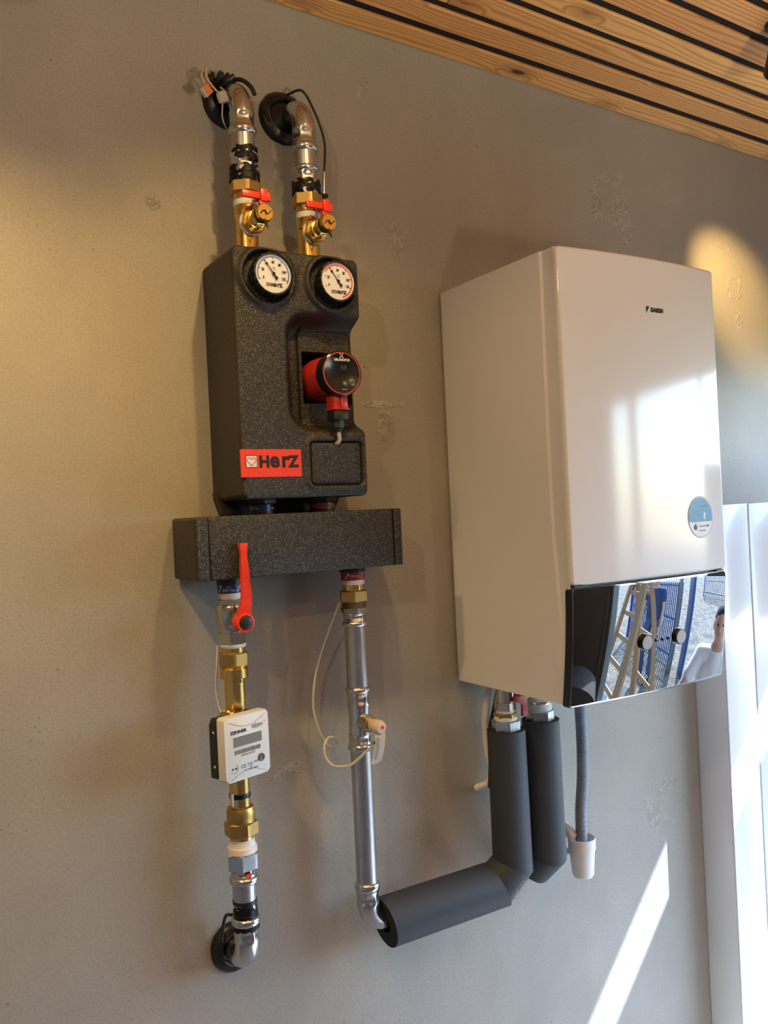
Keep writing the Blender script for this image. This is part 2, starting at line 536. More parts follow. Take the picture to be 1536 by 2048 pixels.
def mat_mirror():
    t = NT('black_mirror_glass')
    n = t.noise(t.obj, 3, 2)
    return t.set((.40, .415, .43), t.math('MULTIPLY_ADD', n, .004, .006), 1.0)
M['mirror'] = mat_mirror()

def mat_lens():
    t = NT('lit_lamp_lens')
    n = t.noise(t.obj, 20, 2)
    t.b.inputs['Emission Color'].default_value = (1.0, .72, .35, 1)
    t.L(t.math('MULTIPLY_ADD', n, 4.0, 14.0), t.b.inputs['Emission Strength'])
    return t.set((.9, .8, .6), .4, 0)
M['lens'] = mat_lens()

def mat_glass():
    t = NT('gauge_glass')
    nz = t.noise(t.obj, 5, 1)
    t.b.inputs['Transmission Weight'].default_value = 1.0
    t.b.inputs['IOR'].default_value = 1.45
    return t.set((1, 1, 1), t.math('MULTIPLY_ADD', nz, .004, .0), 0)

# ------------------------------------------------------------------ the room
CZ0, CSL = 1.3724, -0.0168          # ceiling underside at the wall, slight fall to the right
def cz(x): return CZ0 + CSL * x
FLOOR = -1.20
XL, XR, YB = -2.6, 1.60, -4.2

bm = B(); box(bm, XL - .2, XR + .2, 0.0, .20, FLOOR - .2, 1.75)
structure('wall_back', bm, M['wall'], (0, 0, 0), smooth=False)
bm = B(); box(bm, XL - .2, XL, YB - .2, 0.0, FLOOR - .2, 1.75)
structure('wall_left', bm, M['plaster'], (XL, 0, 0), smooth=False)
bm = B(); box(bm, XL, XR, YB - .2, YB, FLOOR - .2, 1.75)
structure('wall_front', bm, M['plaster'], (0, YB, 0), smooth=False)
bm = B(); box(bm, XL - .2, XR + .2, YB - .2, .2, FLOOR - .15, FLOOR)
structure('floor', bm, M['floor'], (0, 0, FLOOR), smooth=False)

# right-hand wall with its openings: a slot shaped to pass the sun strip, the tall doorway and the dark pier beyond
def wr(y0, y1, z0, z1, bm): box(bm, XR, XR + .16, y0, y1, z0, z1)
bm = B()
wr(-2.22, 0, .82, 1.75, bm)                     # lintel above the glazed side
structure('wall_right', bm, M['plaster'], (XR, 0, 0), smooth=False)
bm = B(); box(bm, XR, XR + .05, YB, -2.34, FLOOR, 1.75)
structure('wall_right_pier', bm, M['dark_wall'], (XR, -3.2, 0), smooth=False)
o = bpy.data.objects['wall_right_pier']; o.name = 'trim_1'
bm = B(); box(bm, XR, XR + .012, -1.0, -.28, .060, .492, .002)
box(bm, XR, XR + .012, -1.03, -1.0, .06, .82, .002); box(bm, XR, XR + .012, -.28, -.25, .06, .82, .002)
structure('added_sun_rail', bm, M['alu'], (XR, -.9, .4))  # unseen rail and posts added to block the sun below the light strip
# added unseen overhang outside, whose edge cuts the sun off above the slanting light patch
bm = B(); box(bm, XR + .16, XR + 1.0, -2.0, .25, 1.849, 1.93); structure('added_sun_overhang', bm, M['plaster'], (XR + .5, -1, 1.85), smooth=False)
bm = B()
box(bm, XR - .01, XR + .07, -2.34, -2.27, FLOOR, 1.75, .004)
box(bm, XR - .01, XR + .07, -2.25, -2.20, FLOOR, .82, .004)
box(bm, XR + .0, XR + .05, -1.88, -1.81, .12, .82, .004)
structure('window_1', bm, M['alu'], (XR, -2.3, 0))

# slatted wooden ceiling
bm = B()
for xa, xb in ((XL - .1, XR + .1),):
    vs = [bm.verts.new(p) for p in ((xa, YB, cz(xa) + .0065), (xb, YB, cz(xb) + .0065), (xb, 0, cz(xb) + .0065), (xa, 0, cz(xa) + .0065),
                                    (xa, YB, cz(xa) + .10), (xb, YB, cz(xb) + .10), (xb, 0, cz(xb) + .10), (xa, 0, cz(xa) + .10))]
    for f in ((0, 1, 2, 3), (7, 6, 5, 4), (0, 4, 5, 1), (1, 5, 6, 2), (2, 6, 7, 3), (3, 7, 4, 0)): bm.faces.new([vs[i] for i in f])
ceil = structure('ceiling', bm, M['dark_plank'], (0, 0, CZ0), smooth=False)
def slat(xa, xb, ya, yb):
    bm = B()
    box(bm, xa, xb, ya, yb, 0, .0070, .0015, 1)
    for v in bm.verts: v.co.z += cz(v.co.x)
    put('slat', bm, M['wood'], ceil, smooth=False)
k = 0
y = -.0045
slat(XL, -.62, -.0600, -.002); slat(-.618, XR, -.0600, -.002)
for k in range(1, 44):
    ya = -.0835 - (k - 1) * .0783
    j = {2: -.062, 3: -1.3, 1: -1.6, 5: 1.3}.get(k, random.uniform(-2.2, -.9) if k > 7 else None)
    if j is None: slat(XL, XR, ya - .0580, ya)
    else:
        slat(XL, j - .001, ya - .0580, ya); slat(j + .001, XR, ya - .0580, ya)

# ceiling spotlights (black cylinders on the slats), the last one added for warm fill
for i, ((lx, ly), tgt, power, cone, blend) in enumerate(SPOTS):
    zc = cz(lx)
    base = Vector((lx, ly, zc))
    lbl = ['black cylinder ceiling spotlight at the left end of the slatted ceiling',
           'black cylinder ceiling spotlight above the pump group',
           'black cylinder ceiling spotlight cut off by the top right picture edge',
           'black cylinder ceiling spotlight further into the room on the left',
           'unseen black ceiling spotlight on the right, added for warm bounce light'][i]
    t = thing('ceiling_spotlight', base, lbl, 'spotlight', 'black ceiling spotlights')
    bm = B(); lathe(bm, [(.036, -.006), (.038, -.004), (.038, 0)], Matrix.Translation(base)); put('mounting_plate', bm, M['lamp_black'], t)
    d = (Vector(tgt) - base).normalized()
    c = base + Vector((0, 0, -.055))
    bm = B(); tube(bm, [base + Vector((0, 0, -.004)), c], .007, 12); put('stem', bm, M['lamp_black'], t)
    Mx = frame(c - d * .03, d)
    bm = B(); lathe(bm, [(.030, 0), (.034, .004), (.034, .085), (.031, .085), (.029, .072), (.0285, .070)], Mx, 32, True, True)
    sh = put('lamp_shade', bm, M['lamp_black'], t)
    bm = B(); lathe(bm, [(.027, .0712), (.027, .0722)], Mx, 32); put('lens', bm, M['lens'], t)
    ld = bpy.data.lights.new('spotlight_lamp', 'SPOT')
    ld.energy = power; ld.color = SPOT_COL if i < 3 else (1.0, .78, .50); ld.spot_size = math.radians(cone); ld.spot_blend = blend; ld.shadow_soft_size = .016
    lo = bpy.data.objects.new('spotlight_lamp', ld)
    lo.location = c + d * .066 - base; lo.rotation_euler = d.to_track_quat('-Z', 'Y').to_euler(); lo.parent = t
    col.objects.link(lo)

# unseen fill uplighter added behind the camera, washing the ceiling with warm light
UPL = Vector((-.35, -2.55, FLOOR)); UPZ = -.10
t = thing('fill_uplighter', UPL, 'unseen floor lamp with an upturned bowl, added as warm fill for the ceiling', 'lamp')
bm = B(); lathe(bm, [(.14, 0), (.14, .012), (.02, .022)], Matrix.Translation(UPL), 40); put('base', bm, M['lamp_black'], t)
bm = B(); tube(bm, [UPL + Vector((0, 0, .015)), Vector((UPL.x, UPL.y, UPZ - .08))], .010, 12); put('pole', bm, M['lamp_black'], t)
bm = B(); lathe(bm, [(.02, -.09), (.06, -.07), (.13, 0), (.127, .002), (.055, -.065), (.02, -.07)], Matrix.Translation((UPL.x, UPL.y, UPZ)), 40); put('bowl', bm, M['lamp_black'], t)
ld = bpy.data.lights.new('fill_lamp', 'SPOT'); ld.energy = UPPOWER; ld.color = UPCOL
ld.spot_size = math.radians(150); ld.spot_blend = .6; ld.shadow_soft_size = .13
lo = bpy.data.objects.new('fill_lamp', ld); lo.location = (0, 0, UPZ + .03 - UPL.z); lo.rotation_euler = (PI, 0, 0); lo.parent = t; col.objects.link(lo)

# ------------------------------------------------------------------ white storage unit right of the boiler
t = thing('storage_cabinet', (1.2, -.05, FLOOR), 'tall glossy white panelled cabinet against the wall right of the boiler', 'cabinet')
bm = B(); box(bm, .7860, 1.56, -.0930, -.0005, FLOOR, .3500, .002); put('carcass', bm, M['panel_white'], t)
bm = B(); box(bm, .7870, .9065, -.0975, -.0932, FLOOR + .02, .3500, .002); put('filler_strip', bm, M['panel_white'], t)
bm = B(); box(bm, .9095, 1.235, -.0990, -.0932, FLOOR + .02, .3500, .0025); put('door', bm, M['panel_white'], t)
bm = B(); box(bm, 1.238, 1.56, -.0990, -.0932, FLOOR + .02, .3500, .0025); put('door', bm, M['panel_white'], t)

# ------------------------------------------------------------------ pump group (foam shell, gauges, pump)
GL, GR, GZ0, GZ1, GY = -.5343, -.2840, .4050, .8432, -.1450
def sm(a, b, x):
    t_ = max(0.0, min(1.0, (x - a) / (b - a))); return t_ * t_ * (3 - 2 * t_)
def sdrr(x, z, x0, x1, z0, z1, r):
    cx, cz_ = (x0 + x1) / 2, (z0 + z1) / 2
    dx = abs(x - cx) - (x1 - x0) / 2 + r; dz = abs(z - cz_) - (z1 - z0) / 2 + r
    return math.hypot(max(dx, 0), max(dz, 0)) + min(max(dx, dz), 0) - r
GAUGES = ((-.4680, .7925), (-.3410, .7925))
HOLE = (-.394, -.2905, .578, .673)
def gfront(x, z):
    y_ = GY
    for gx, gz in GAUGES:                      # swollen rings round the gauges
        d = math.hypot(x - gx + .004, z - gz)
        y_ -= .0085 * math.exp(-((d - .0495) / .0060) ** 2)
        if d < .046: y_ += .006 * sm(.0455, .0425, d)
    # service-hatch frame at the lower right: square ridge with a groove
    d = sdrr(x, z, -.404, -.2960, .4245, .5065, .010)
    y_ -= .0040 * math.exp(-((d - .004) / .0045) ** 2)
    y_ += .0050 * math.exp(-((d + .0022) / .0014) ** 2)
    if d < -.003: y_ -= .0035 * (1 - ((x + .350) / .06) ** 2) * sm(-.003, -.012, d)
    # cove round the pump, open to the right
    d = sdrr(x, z, -.4440, -.10, .5190, .7410, .046)
    if d < 0:
        y_ = y_ + .0375 * (1 - (1 - sm(0, .030, -d)) ** 1.2)
    # raised plate in the cove
    d = sdrr(x, z, -.402, -.2925, .537, .713, .012)
    y_ -= .0035 * sm(.0006, -.0006, d)
    y_ += .004 * math.exp(-(d / .0014) ** 2)
    if HOLE[0] < x < HOLE[1] and HOLE[2] < z < HOLE[3]: y_ = -.040
    return y_
def axis_pts(a, b, step, extra, r):
    pts = set()
    n = int((b - a) / step)
    for i in range(n + 1): pts.add(round(a + (b - a) * i / n, 6))
    for q in (0, .0006, .0018, .0036, .006, .009, .012): pts.add(round(a + q, 6)); pts.add(round(b - q, 6))
    for e in extra: pts.add(round(e - .0003, 6)); pts.add(round(e + .0003, 6))
    return sorted(pts)
RC = .013
def shell_grid():
    xs = axis_pts(GL, GR, .0021, HOLE[:2], RC); zs = axis_pts(GZ0, GZ1, .0021, HOLE[2:], RC)
    bm = B()
    rows = []
    for z in zs:
        dz = min(z - GZ0, GZ1 - z)
        ins = RC - math.sqrt(max(0, RC * RC - (RC - dz) ** 2)) if dz < RC else 0
        row = []
        for x in xs:
            xi = x
            if ins:
                k_ = (x - (GL + GR) / 2) / ((GR - GL) / 2)
                xi = (GL + GR) / 2 + k_ * ((GR - GL) / 2 - ins * sm(.7, 1, abs(k_)))
            d = min(x - GL, GR - x, dz)
            yy = gfront(x, z)
            Rf = .009
            if d < Rf: yy += Rf - math.sqrt(max(0, Rf * Rf - (Rf - d) ** 2))
            row.append(bm.verts.new((xi, yy, z)))
        rows.append(row)
    nz, nx = len(zs), len(xs)
    for j in range(nz - 1):
        for i in range(nx - 1):
            bm.faces.new((rows[j][i], rows[j][i + 1], rows[j + 1][i + 1], rows[j + 1][i]))
    border = [rows[0][i] for i in range(nx)] + [rows[j][-1] for j in range(1, nz)] + [rows[-1][i] for i in range(nx - 2, -1, -1)] + [rows[j][0] for j in range(nz - 2, 0, -1)]
    prev = border
    for yb in (-.0015,):
        ins_ = .0015 if yb in (-.0735, -.072) else 0
        nxt = []
        cx, cz_ = (GL + GR) / 2, (GZ0 + GZ1) / 2
        for v in border:
            x_, z_ = v.co.x, v.co.z
            if ins_: x_ += ins_ * (1 if x_ < cx else -1); z_ += 0
            nxt.append(bm.verts.new((x_, yb, z_)))
        for i in range(len(border)):
            bm.faces.new((prev[i], nxt[i], nxt[(i + 1) % len(border)], prev[(i + 1) % len(border)]))
        prev = nxt
    bm.faces.new(prev)
    return bm

t = thing('pump_group', (-.409, 0, GZ0), 'black foam-insulated pump group with two dials and red pump, mounted on the wall', 'pump unit')
shell = put('insulation_shell', shell_grid(), [M['epp'], M['epp_plain']], t, angle=50)
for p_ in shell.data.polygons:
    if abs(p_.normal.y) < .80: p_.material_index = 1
# lower back shell, chamfered, reaching down behind the manifold
bm = B()
extrude_poly(bm, [(-.5343, GZ0 + .002), (-.536, GZ0 + .018), (-.2860, GZ0 + .018), (-.2850, .402), (-.298, .3815), (-.5255, .3815)], 0, .028, front(0, -.0005, 0))
put('back_shell', bm, M['epp_plain'], t, smooth=False)

# gauges
def gauge(gx, gz, arc_mat, ring_ang):
    Mg = frame((gx, -.1345, gz), (0, -1, 0))
    bm = B()
    def kn(a): return 1 + .028 * (abs(math.cos(a * 9)) ** .8 * 2 - 1)
    lathe(bm, [(.033, .002), (.0350, .006), (.0366, .018), (.0368, .030), (.0362, .0335), (.0350, .0343)], Mg, 144, True, False, 0, kn)
    lathe(bm, [(.0362, .0335), (.0348, .0345), (.0338, .0332), (.0333, .0300)], Mg, 72, False, False)
    g = put('gauge', bm, M['black_plastic'], t, angle=30)
    y_ = -.1345 - .0300
    bm = B(); lathe(bm, [(.0336, 0), (.0336, .0006)], frame((gx, y_, gz), (0, -1, 0)), 64); put('dial', bm, M['dial'], g)
    yf = y_ - .0009
    F_ = front(gx, yf, gz) @ Matrix.Scale(1.07, 4)
    bm = B()
    n = 60
    for i in range(n):
        a0, a1 = [math.radians(ring_ang[0] + (ring_ang[1] - ring_ang[0]) * q / n) for q in (i, i + 1)]
        ps = [(.0262, a0), (.0283, a0), (.0283, a1), (.0262, a1)]
        bm.faces.new([bm.verts.new(F_ @ Vector((r_ * math.cos(a), r_ * math.sin(a), 0))) for r_, a in ps])
    put('scale_ring', bm, arc_mat, g, smooth=False)
    b2 = []
    for val, ang in ((0, 203), (20, 163), (40, 126), (60, 90), (80, 52), (100, 12), (120, -23)):
        a = math.radians(ang)
        b2.append(text_bm(str(val), .0062, F_ @ Matrix.Translation((.0188 * math.cos(a), .0188 * math.sin(a) - .0002, .0003)), .0001, .0002, sx=.8))
        bb = B(); box(bb, .0236, .0262, -.0004, .0004, 0, .0003, M=F_ @ Matrix.Rotation(a, 4, 'Z')); b2.append(bb)
    b2.append(text_bm('°C', .0058, F_ @ Matrix.Translation((.001, .0085, .0003)), .0001))
    b2.append(herz(.0078, F_ @ Matrix.Translation((-.0062, -.0207, .0003)), .0001, .0004))
    bb = B()
    for q in ((-.0128, -.0116), (-.0090, -.0078)): box(bb, q[0], q[1], -.0205, -.0155, .0002, .0005, M=F_)
    for q in ((-.0205, -.0197), (-.0163, -.0155)): box(bb, -.0128, -.0078, q[0], q[1], .0002, .0005, M=F_)
    b2.append(bb)
    put('lettering', join(*b2), M['black_print'], g, smooth=False)
    bm = B(); A = F_ @ Matrix.Rotation(math.radians(36), 4, 'Z')
    extrude_poly(bm, [(-.0003, .0255), (.0003, .0255), (.0007, .002), (.0020, .001), (.0018, -.002), (.0007, -.004), (.0028, -.0090), (.0022, -.0105), (-.0022, -.0105), (-.0028, -.0090), (-.0007, -.004), (-.0018, -.002), (-.0020, .001), (-.0007, .002)], .0012, .0020, A)
    lathe(bm, [(.0024, .001), (.0024, .003)], F_, 20)
    put('needle', bm, M['black_print'], g, smooth=False)
gauge(GAUGES[0][0], GAUGES[0][1], M['blue_print'], (-30, 205))
gauge(GAUGES[1][0], GAUGES[1][1], M['red_print'], (-75, 150))

# circulation pump in the cove
PX, PZ = -.3490, .6240
def fm(z_): return frame((PX, z_, PZ), (0, -1, 0))
bm = B(); lathe(bm, [(.0400, .0), (.0400, .050), (.0395, .060), (.0385, .074), (.0385, .098), (.0378, .101), (.030, .101)], fm(-.058), 64)
pump = put('circulation_pump', bm, M['red_paint'], t, label='red circulation pump with round black control face')
bm = B(); lathe(bm, [(.0385, .0), (.0408, .0015), (.0412, .007), (.0412, .021), (.0402, .0245), (.0385, .0255), (.0372, .0248), (.002, .0248)], fm(-.1535), 72)
put('control_face', bm, M['black_gloss'], pump)
bm = B(); lathe(bm, [(.0362, 0), (.0370, .0002)], fm(-.1786), 72, False, False)
lathe(bm, [(.0377, 0), (.0362, .0002)], fm(-.1787), 72, False, False); put('red_ring', bm, M['red'], pump)
FP = front(PX, -.1789, PZ)
bb = [text_bm('GRUNDFOS', .0060, FP @ Matrix.Translation((.0005, .0235, 0)), .0001, .00022, sx=1.0)]
b1 = B()
for s_ in (1, -1):
    for q in (1, -1):
        extrude_poly(b1, [(0, 0), (s_ * .0042, q * .0030 + .0002), (s_ * .0030, q * .0046), (s_ * .0004, q * .0012)][::s_ * q], 0, .0001, FP @ Matrix.Translation((.0002, .0312, 0)))
put('emblem', b1, M['white_print'], pump, smooth=False)
put('model_print', text_bm('ALPHA1', .0030, FP @ Matrix.Translation((.004, -.0290, 0)), .0001), M['white_print'], pump, smooth=False)
put('unit_print', text_bm('-- W', .0036, FP @ Matrix.Translation((.020, .0085, 0)), .0001), M['button'], pump, smooth=False)
put('lettering', join(*bb), M['white_print'], pump, smooth=False)
put('display_digits', text_bm('88', .0130, FP @ Matrix.Translation((.0035, .0095, 0)), .0001), M['button'], pump, smooth=False)
for q, (bx_, bz_) in enumerate(((.0040, -.0185), (.0205, -.0190))):
    bm = B(); lathe(bm, [(.0058, 0), (.0058, .0006), (.0050, .0008)], FP @ Matrix.Translation((bx_, bz_, 0)), 28)
    b_ = put('button', bm, M['button'], pump)
bm = B()
for rr in (.0012, .0024, .0036):
    for i in range(8):
        a0, a1 = math.radians(45 + 90 * i / 8), math.radians(45 + 90 * (i + 1) / 8)
        bm.faces.new([bm.verts.new(FP @ Vector((.004 + r_ * math.cos(a), -.0203 + r_ * math.sin(a), .001))) for r_, a in ((rr - .0006, a0), (rr, a0), (rr, a1), (rr - .0006, a1))])
b3 = join(bm, text_bm('AUTO', .0026, FP @ Matrix.Translation((.0205, -.0196, .0011)), .0001))
put('button_print', b3, M['white_print'], pump, smooth=False)
# cable gland under the pump head
GZc = PZ - .036
bm = B(); box(bm, PX - .0155, PX + .0155, -.170, -.140, GZc - .028, GZc, .004)
box(bm, PX - .017, PX + .017, -.1715, -.1385, GZc - .0285, GZc - .0245, .0015)
box(bm, PX - .0022, PX + .0022, -.1735, -.140, GZc - .026, GZc - .002, .001)
put('terminal_box', bm, M['red_paint'], pump)
bm = B(); box(bm, PX - .0150, PX + .0150, -.1695, -.1405, GZc - .047, GZc - .0285, .003)
hexa(bm, .0115, GZc - .060, GZc - .045, Matrix.Translation((PX, -.155, 0)), roll=.3)
lathe(bm, [(.0060, GZc - .067), (.0085, GZc - .064), (.0098, GZc - .059)], Matrix.Translation((PX, -.155, 0)), 24)
put('cable_gland', bm, M['black_plastic'], pump)
bm = B(); tube(bm, spline([(PX, -.155, GZc - .060), (PX + .0005, -.1555, GZc - .072), (PX + .002, -.154, GZc - .080), (PX + .001, -.149, GZc - .0855), (PX, -.138, GZc - .088)]), .0037, 12)
put('power_cable', bm, M['cream_cable'], pump)

# brand plate
FL = front(-.4790, GY - .0008, .4668)
bm = B(); extrude_poly(bm, rrect(.1140, .0480, .0006, 2), -.003, .0002, FL)
lab = put('name_plate', bm, M['red_label'], t, smooth=False, label='red name plate with heart emblem')
put('lettering', herz(.0275, FL @ Matrix.Translation((-.0240, -.0068, .0004)), .0002, .0014), M['black_print'], lab, smooth=False)
bm = B(); extrude_poly(bm, rrect(.0215, .0215, .0004, 1, -.0378, .0030), .0001, .0004, FL); put('emblem_frame', bm, M['black_print'], lab, smooth=False)
bm = B(); extrude_poly(bm, rrect(.0192, .0192, .0004, 1, -.0378, .0030), .0004, .0006, FL); put('emblem_ground', bm, M['dial'], lab, smooth=False)
bm = B()
hp = []
for i in range(41):
    a = 2 * PI * i / 40
    hp.append(((16 * math.sin(a) ** 3) * .00051 - .0378, (13 * math.cos(a) - 5 * math.cos(2 * a) - 2 * math.cos(3 * a) - math.cos(4 * a)) * .00050 + .0034))
tube(bm, [FL @ Vector((x_, y_, .0007)) for x_, y_ in hp], .0006, 6)
put('heart_emblem', bm, M['red_print'], lab)

# ------------------------------------------------------------------ foam covered manifold bar under the group
BL, BR_, BZ0, BZ1, BYF, BYB = -.6184, -.2050, .2700, .3788, -.1320, -.0080
t = thing('pipe_manifold', (-.41, 0, BZ0), 'long black foam-covered manifold bar under the pump group', 'manifold')
bm = B(); box(bm, -.5945, -.2262, BYF, BYB, BZ0, BZ1, .0045, 3); put('foam_cover', bm, M['epp'], t)
def endcap(x0, x1, side):
    bm = B(); box(bm, x0, x1, BYF, BYB, BZ0, BZ1)
    es = [e for e in bm.edges if all((v.co.x < x0 + 1e-6) if side < 0 else (v.co.x > x1 - 1e-6) for v in e.verts)]
    bmesh.ops.bevel(bm, geom=es, offset=.0085, segments=5, profile=.5, affect='EDGES')
    es = [e for e in bm.edges if abs(e.verts[0].co.x - e.verts[1].co.x) > .005]
    bmesh.ops.bevel(bm, geom=es, offset=.004, segments=3, profile=.5, affect='EDGES')
    return bm
put('end_cap', endcap(BL, -.5953, -1), M['epp'], t)
put('end_cap', endcap(-.2255, BR_, 1), M['epp'], t)
bm = B(); box(bm, -.590, -.23, BYF + .02, -.0005, BZ0 + .02, BZ1 - .02); put('wall_bracket', bm, M['black_plastic'], t)
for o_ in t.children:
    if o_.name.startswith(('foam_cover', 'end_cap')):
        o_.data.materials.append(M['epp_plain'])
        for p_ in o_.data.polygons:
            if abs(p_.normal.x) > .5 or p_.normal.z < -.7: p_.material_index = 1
# couplings between manifold and pump group
for ux, bandm, nm in ((-.4735, 'blue_band', 'blue'), (-.3485, 'red_band', 'red')):
    T_ = Matrix.Translation((ux, -.075, 0))
    bm = B(); lathe(bm, [(.0235, .3740), (.0245, .3790), (.0245, .3840), (.0215, .3850), (.0215, .405)], T_); put('threaded_sleeve', bm, M['black_plastic'], t)
    bm = B(); lathe(bm, [(.0228, .3835), (.0228, .3970)], T_); b_ = put('colour_band', bm, M[bandm], t, label=nm + ' band round the sleeve')
    put('lettering', join(*[text_bm('200 Nm', .0060, Matrix.Translation((ux, -.075, .3895)) @ Matrix.Rotation(a, 4, 'Z') @ front(0, -.0230, 0), .0002) for a in (-.9, .5)]), M['white_print'], b_, smooth=False)
    bm = B(); hexa(bm, .0290, .3960, .4080, T_, roll=.4); put('union_nut', bm, M['black_plastic'], t)

# wrench pictogram for the colour bands
def spanner(Mm, s=1.0):
    b = B()
    extrude_poly(b, [(-.0006 * s, -.0045 * s), (.0006 * s, -.0045 * s), (.0006 * s, .0030 * s), (.0016 * s, .0042 * s), (.0014 * s, .0062 * s), (.0006 * s, .0050 * s), (-.0006 * s, .0050 * s), (-.0014 * s, .0062 * s), (-.0016 * s, .0042 * s), (-.0006 * s, .0030 * s)], 0, .0002, Mm)
    return b

# ------------------------------------------------------------------ pipework helpers (columns of fittings)
class Col:
    def __init__(s, x, y, z0, py0, k):
        s.x, s.y, s.z0, s.py0, s.k = x, y, z0, py0, k
        s.T = Matrix.Translation((x, y, 0))
    def z(s, py):
        py = 1030 + (py - 1030) / 1.011
        return s.z0 - s.k * (py - s.py0)
    def cyl(s, name, a, b, r, mat, par, r1=None, seg=40, e=.0008):
        z1, z0 = s.z(a), s.z(b); r1 = r if r1 is None else r1      # r at the bottom, r1 at the top
        bm = B(); lathe(bm, [(r - e, z0), (r, z0 + e), (r1, z1 - e), (r1 - e, z1)], s.T, seg)
        return put(name, bm, M[mat] if isinstance(mat, str) else mat, par)
    def hex(s, name, a, b, r, mat, par, roll=.25, n=6):
        bm = B(); hexa(bm, r, s.z(b), s.z(a), s.T, .07, 0, n, roll)
        return put(name, bm, M[mat], par, angle=25)
    def bead(s, name, a, b, r, rin, mat, par):
        z1, z0 = s.z(a), s.z(b); h = z1 - z0
        pr = [(rin, z0)] + [(rin + (r - rin) * math.sin(PI * q / 8), z0 + h * (1 - math.cos(PI * q / 8)) / 2) for q in range(1, 8)] + [(rin, z1)]
        bm = B(); lathe(bm, pr, s.T, 48); return put(name, bm, M[mat], par)
    def thread(s, name, a, b, r, mat, par, n=5):
        z1, z0 = s.z(a), s.z(b); h = (z1 - z0) / n
        pr = [(r * .93, z0)]
        for i in range(n): pr += [(r, z0 + (i + .5) * h), (r * .945, z0 + (i + 1) * h)]
        bm = B(); lathe(bm, pr, s.T, 40); return put(name, bm, M[mat], par, angle=15)
    def pressed(s, name, a, b, r, mat, par, flip=False):
        """press-fitting socket with its hexagonal press marks"""
        z1, z0 = s.z(a), s.z(b); h = z1 - z0
        bm = B(); seg = 72; rings = []
        for q in range(9):
            tq = q / 8
            wgt = math.sin(PI * min(1, max(0, (tq - .12) / .76))) if .12 < tq < .88 else 0
            ring = []
            for i in range(seg):
                a_ = 2 * PI * i / seg
                hx = math.cos(PI / 6) / math.cos(((a_ + .25) % (PI / 3)) - PI / 6)
                rr = r * (1 - wgt * (1 - hx) * 1.0 - wgt * .02)
                ring.append(bm.verts.new((s.x + rr * math.cos(a_), s.y + rr * math.sin(a_), z0 + h * tq)))
            rings.append(ring)
        for ra, rb in zip(rings, rings[1:]):
            for i in range(seg): bm.faces.new((ra[i], ra[(i + 1) % seg], rb[(i + 1) % seg], rb[i]))
        bm.faces.new(rings[0][::-1]); bm.faces.new(rings[-1])
        return put(name, bm, M[mat], par, angle=60)

def smear(x, y, z0, z1, r, ph, seed, cover=.6, full=False):
    """ragged smear of bitumen hugging a pipe: lumpy strip with an irregular outline"""
    bm = B(); nA, nZ = 168, 34
    g = {}
    for i in range(nA + 1):
        a = 2 * PI * i / nA
        for j in range(nZ + 1):
            z = z0 + (z1 - z0) * j / nZ
            edge = min(j, nZ - j) / (nZ / 2)
            nn = noise.noise(Vector((math.cos(a) * 2.2 + seed, math.sin(a) * 2.2, z * 150)))
            rr = r + .0012 + .0018 * nn
            zz_ = z + .0030 * noise.noise(Vector((math.cos(a) * 3 + seed * 3, math.sin(a) * 3, z * 90)))
            key = nn + (0.25 if full else 0) + .55 * edge - .30 + (0 if full else .9 * (math.cos(a - ph) - (1 - cover)))
            g[i, j] = (Vector((x + rr * math.cos(a), y + rr * math.sin(a), zz_)), key)
    vt = {}
    def V(i, j):
        if (i, j) not in vt: vt[i, j] = bm.verts.new(g[i, j][0])
        return vt[i, j]
    for i in range(nA):
        for j in range(nZ):
            if (g[i, j][1] + g[i + 1, j + 1][1] + g[i + 1, j][1] + g[i, j + 1][1]) / 4 > 0:
                bm.faces.new((V(i, j), V(i + 1, j), V(i + 1, j + 1), V(i, j + 1)))
    ext = bmesh.ops.solidify(bm, geom=list(bm.faces), thickness=.0014)
    return bm

LL = Col(-.5390, -.075, .2519, 1175, .000888)
RL = Col(-.2892, -.075, .2443, 1160, .0009636)
UL = Col(-.4740, -.075, 1.0861, 250, .000909)
UR = Col(-.3490, -.075, 1.0920, 270, .000943)

# ---- left column, from the manifold down
t = thing('ball_valve', (LL.x, LL.y, LL.z(1267)), 'nickel ball valve with long red lever under the left end of the manifold bar', 'valve')
LL.cyl('collar', 1155, 1170, .0232, 'black_plastic', t)
b_ = LL.cyl('colour_band', 1168, 1187, .0222, 'blue_band', t)
zb = LL.z(1178)
put('band_print', join(text_bm('200 Nm', .0072, Matrix.Translation((LL.x, LL.y, zb - .002)) @ Matrix.Rotation(-.45, 4, 'Z') @ front(0, -.0225, 0), .0003),
                       text_bm('max.', .0040, Matrix.Translation((LL.x, LL.y, zb + .004)) @ Matrix.Rotation(-.45, 4, 'Z') @ front(0, -.0225, 0), .0003),
                       spanner(Matrix.Translation((LL.x, LL.y, zb)) @ Matrix.Rotation(.35, 4, 'Z') @ front(0, -.0225, 0) @ Matrix.Rotation(-.7, 4, 'Z'), 1.3),
                       spanner(Matrix.Translation((LL.x, LL.y, zb)) @ Matrix.Rotation(-1.25, 4, 'Z') @ front(0, -.0225, 0) @ Matrix.Rotation(-.4, 4, 'Z'), 1.3)), M['white_print'], b_, smooth=False)
LL.cyl('sealing_tape', 1186, 1200, .0208, 'ptfe', t, .0216)
LL.hex('hex_end', 1198, 1212, .0248, 'nickel', t, .1)
bm = B(); zs_ = [LL.z(q) for q in (1268, 1258, 1252, 1248, 1226, 1224, 1213, 1210)]
lathe(bm, list(zip((.0225, .0225, .0248, .0272, .0272, .0278, .0278, .0262), zs_)), LL.T, 48)
body = put('valve_body', bm, M['nickel'], t)
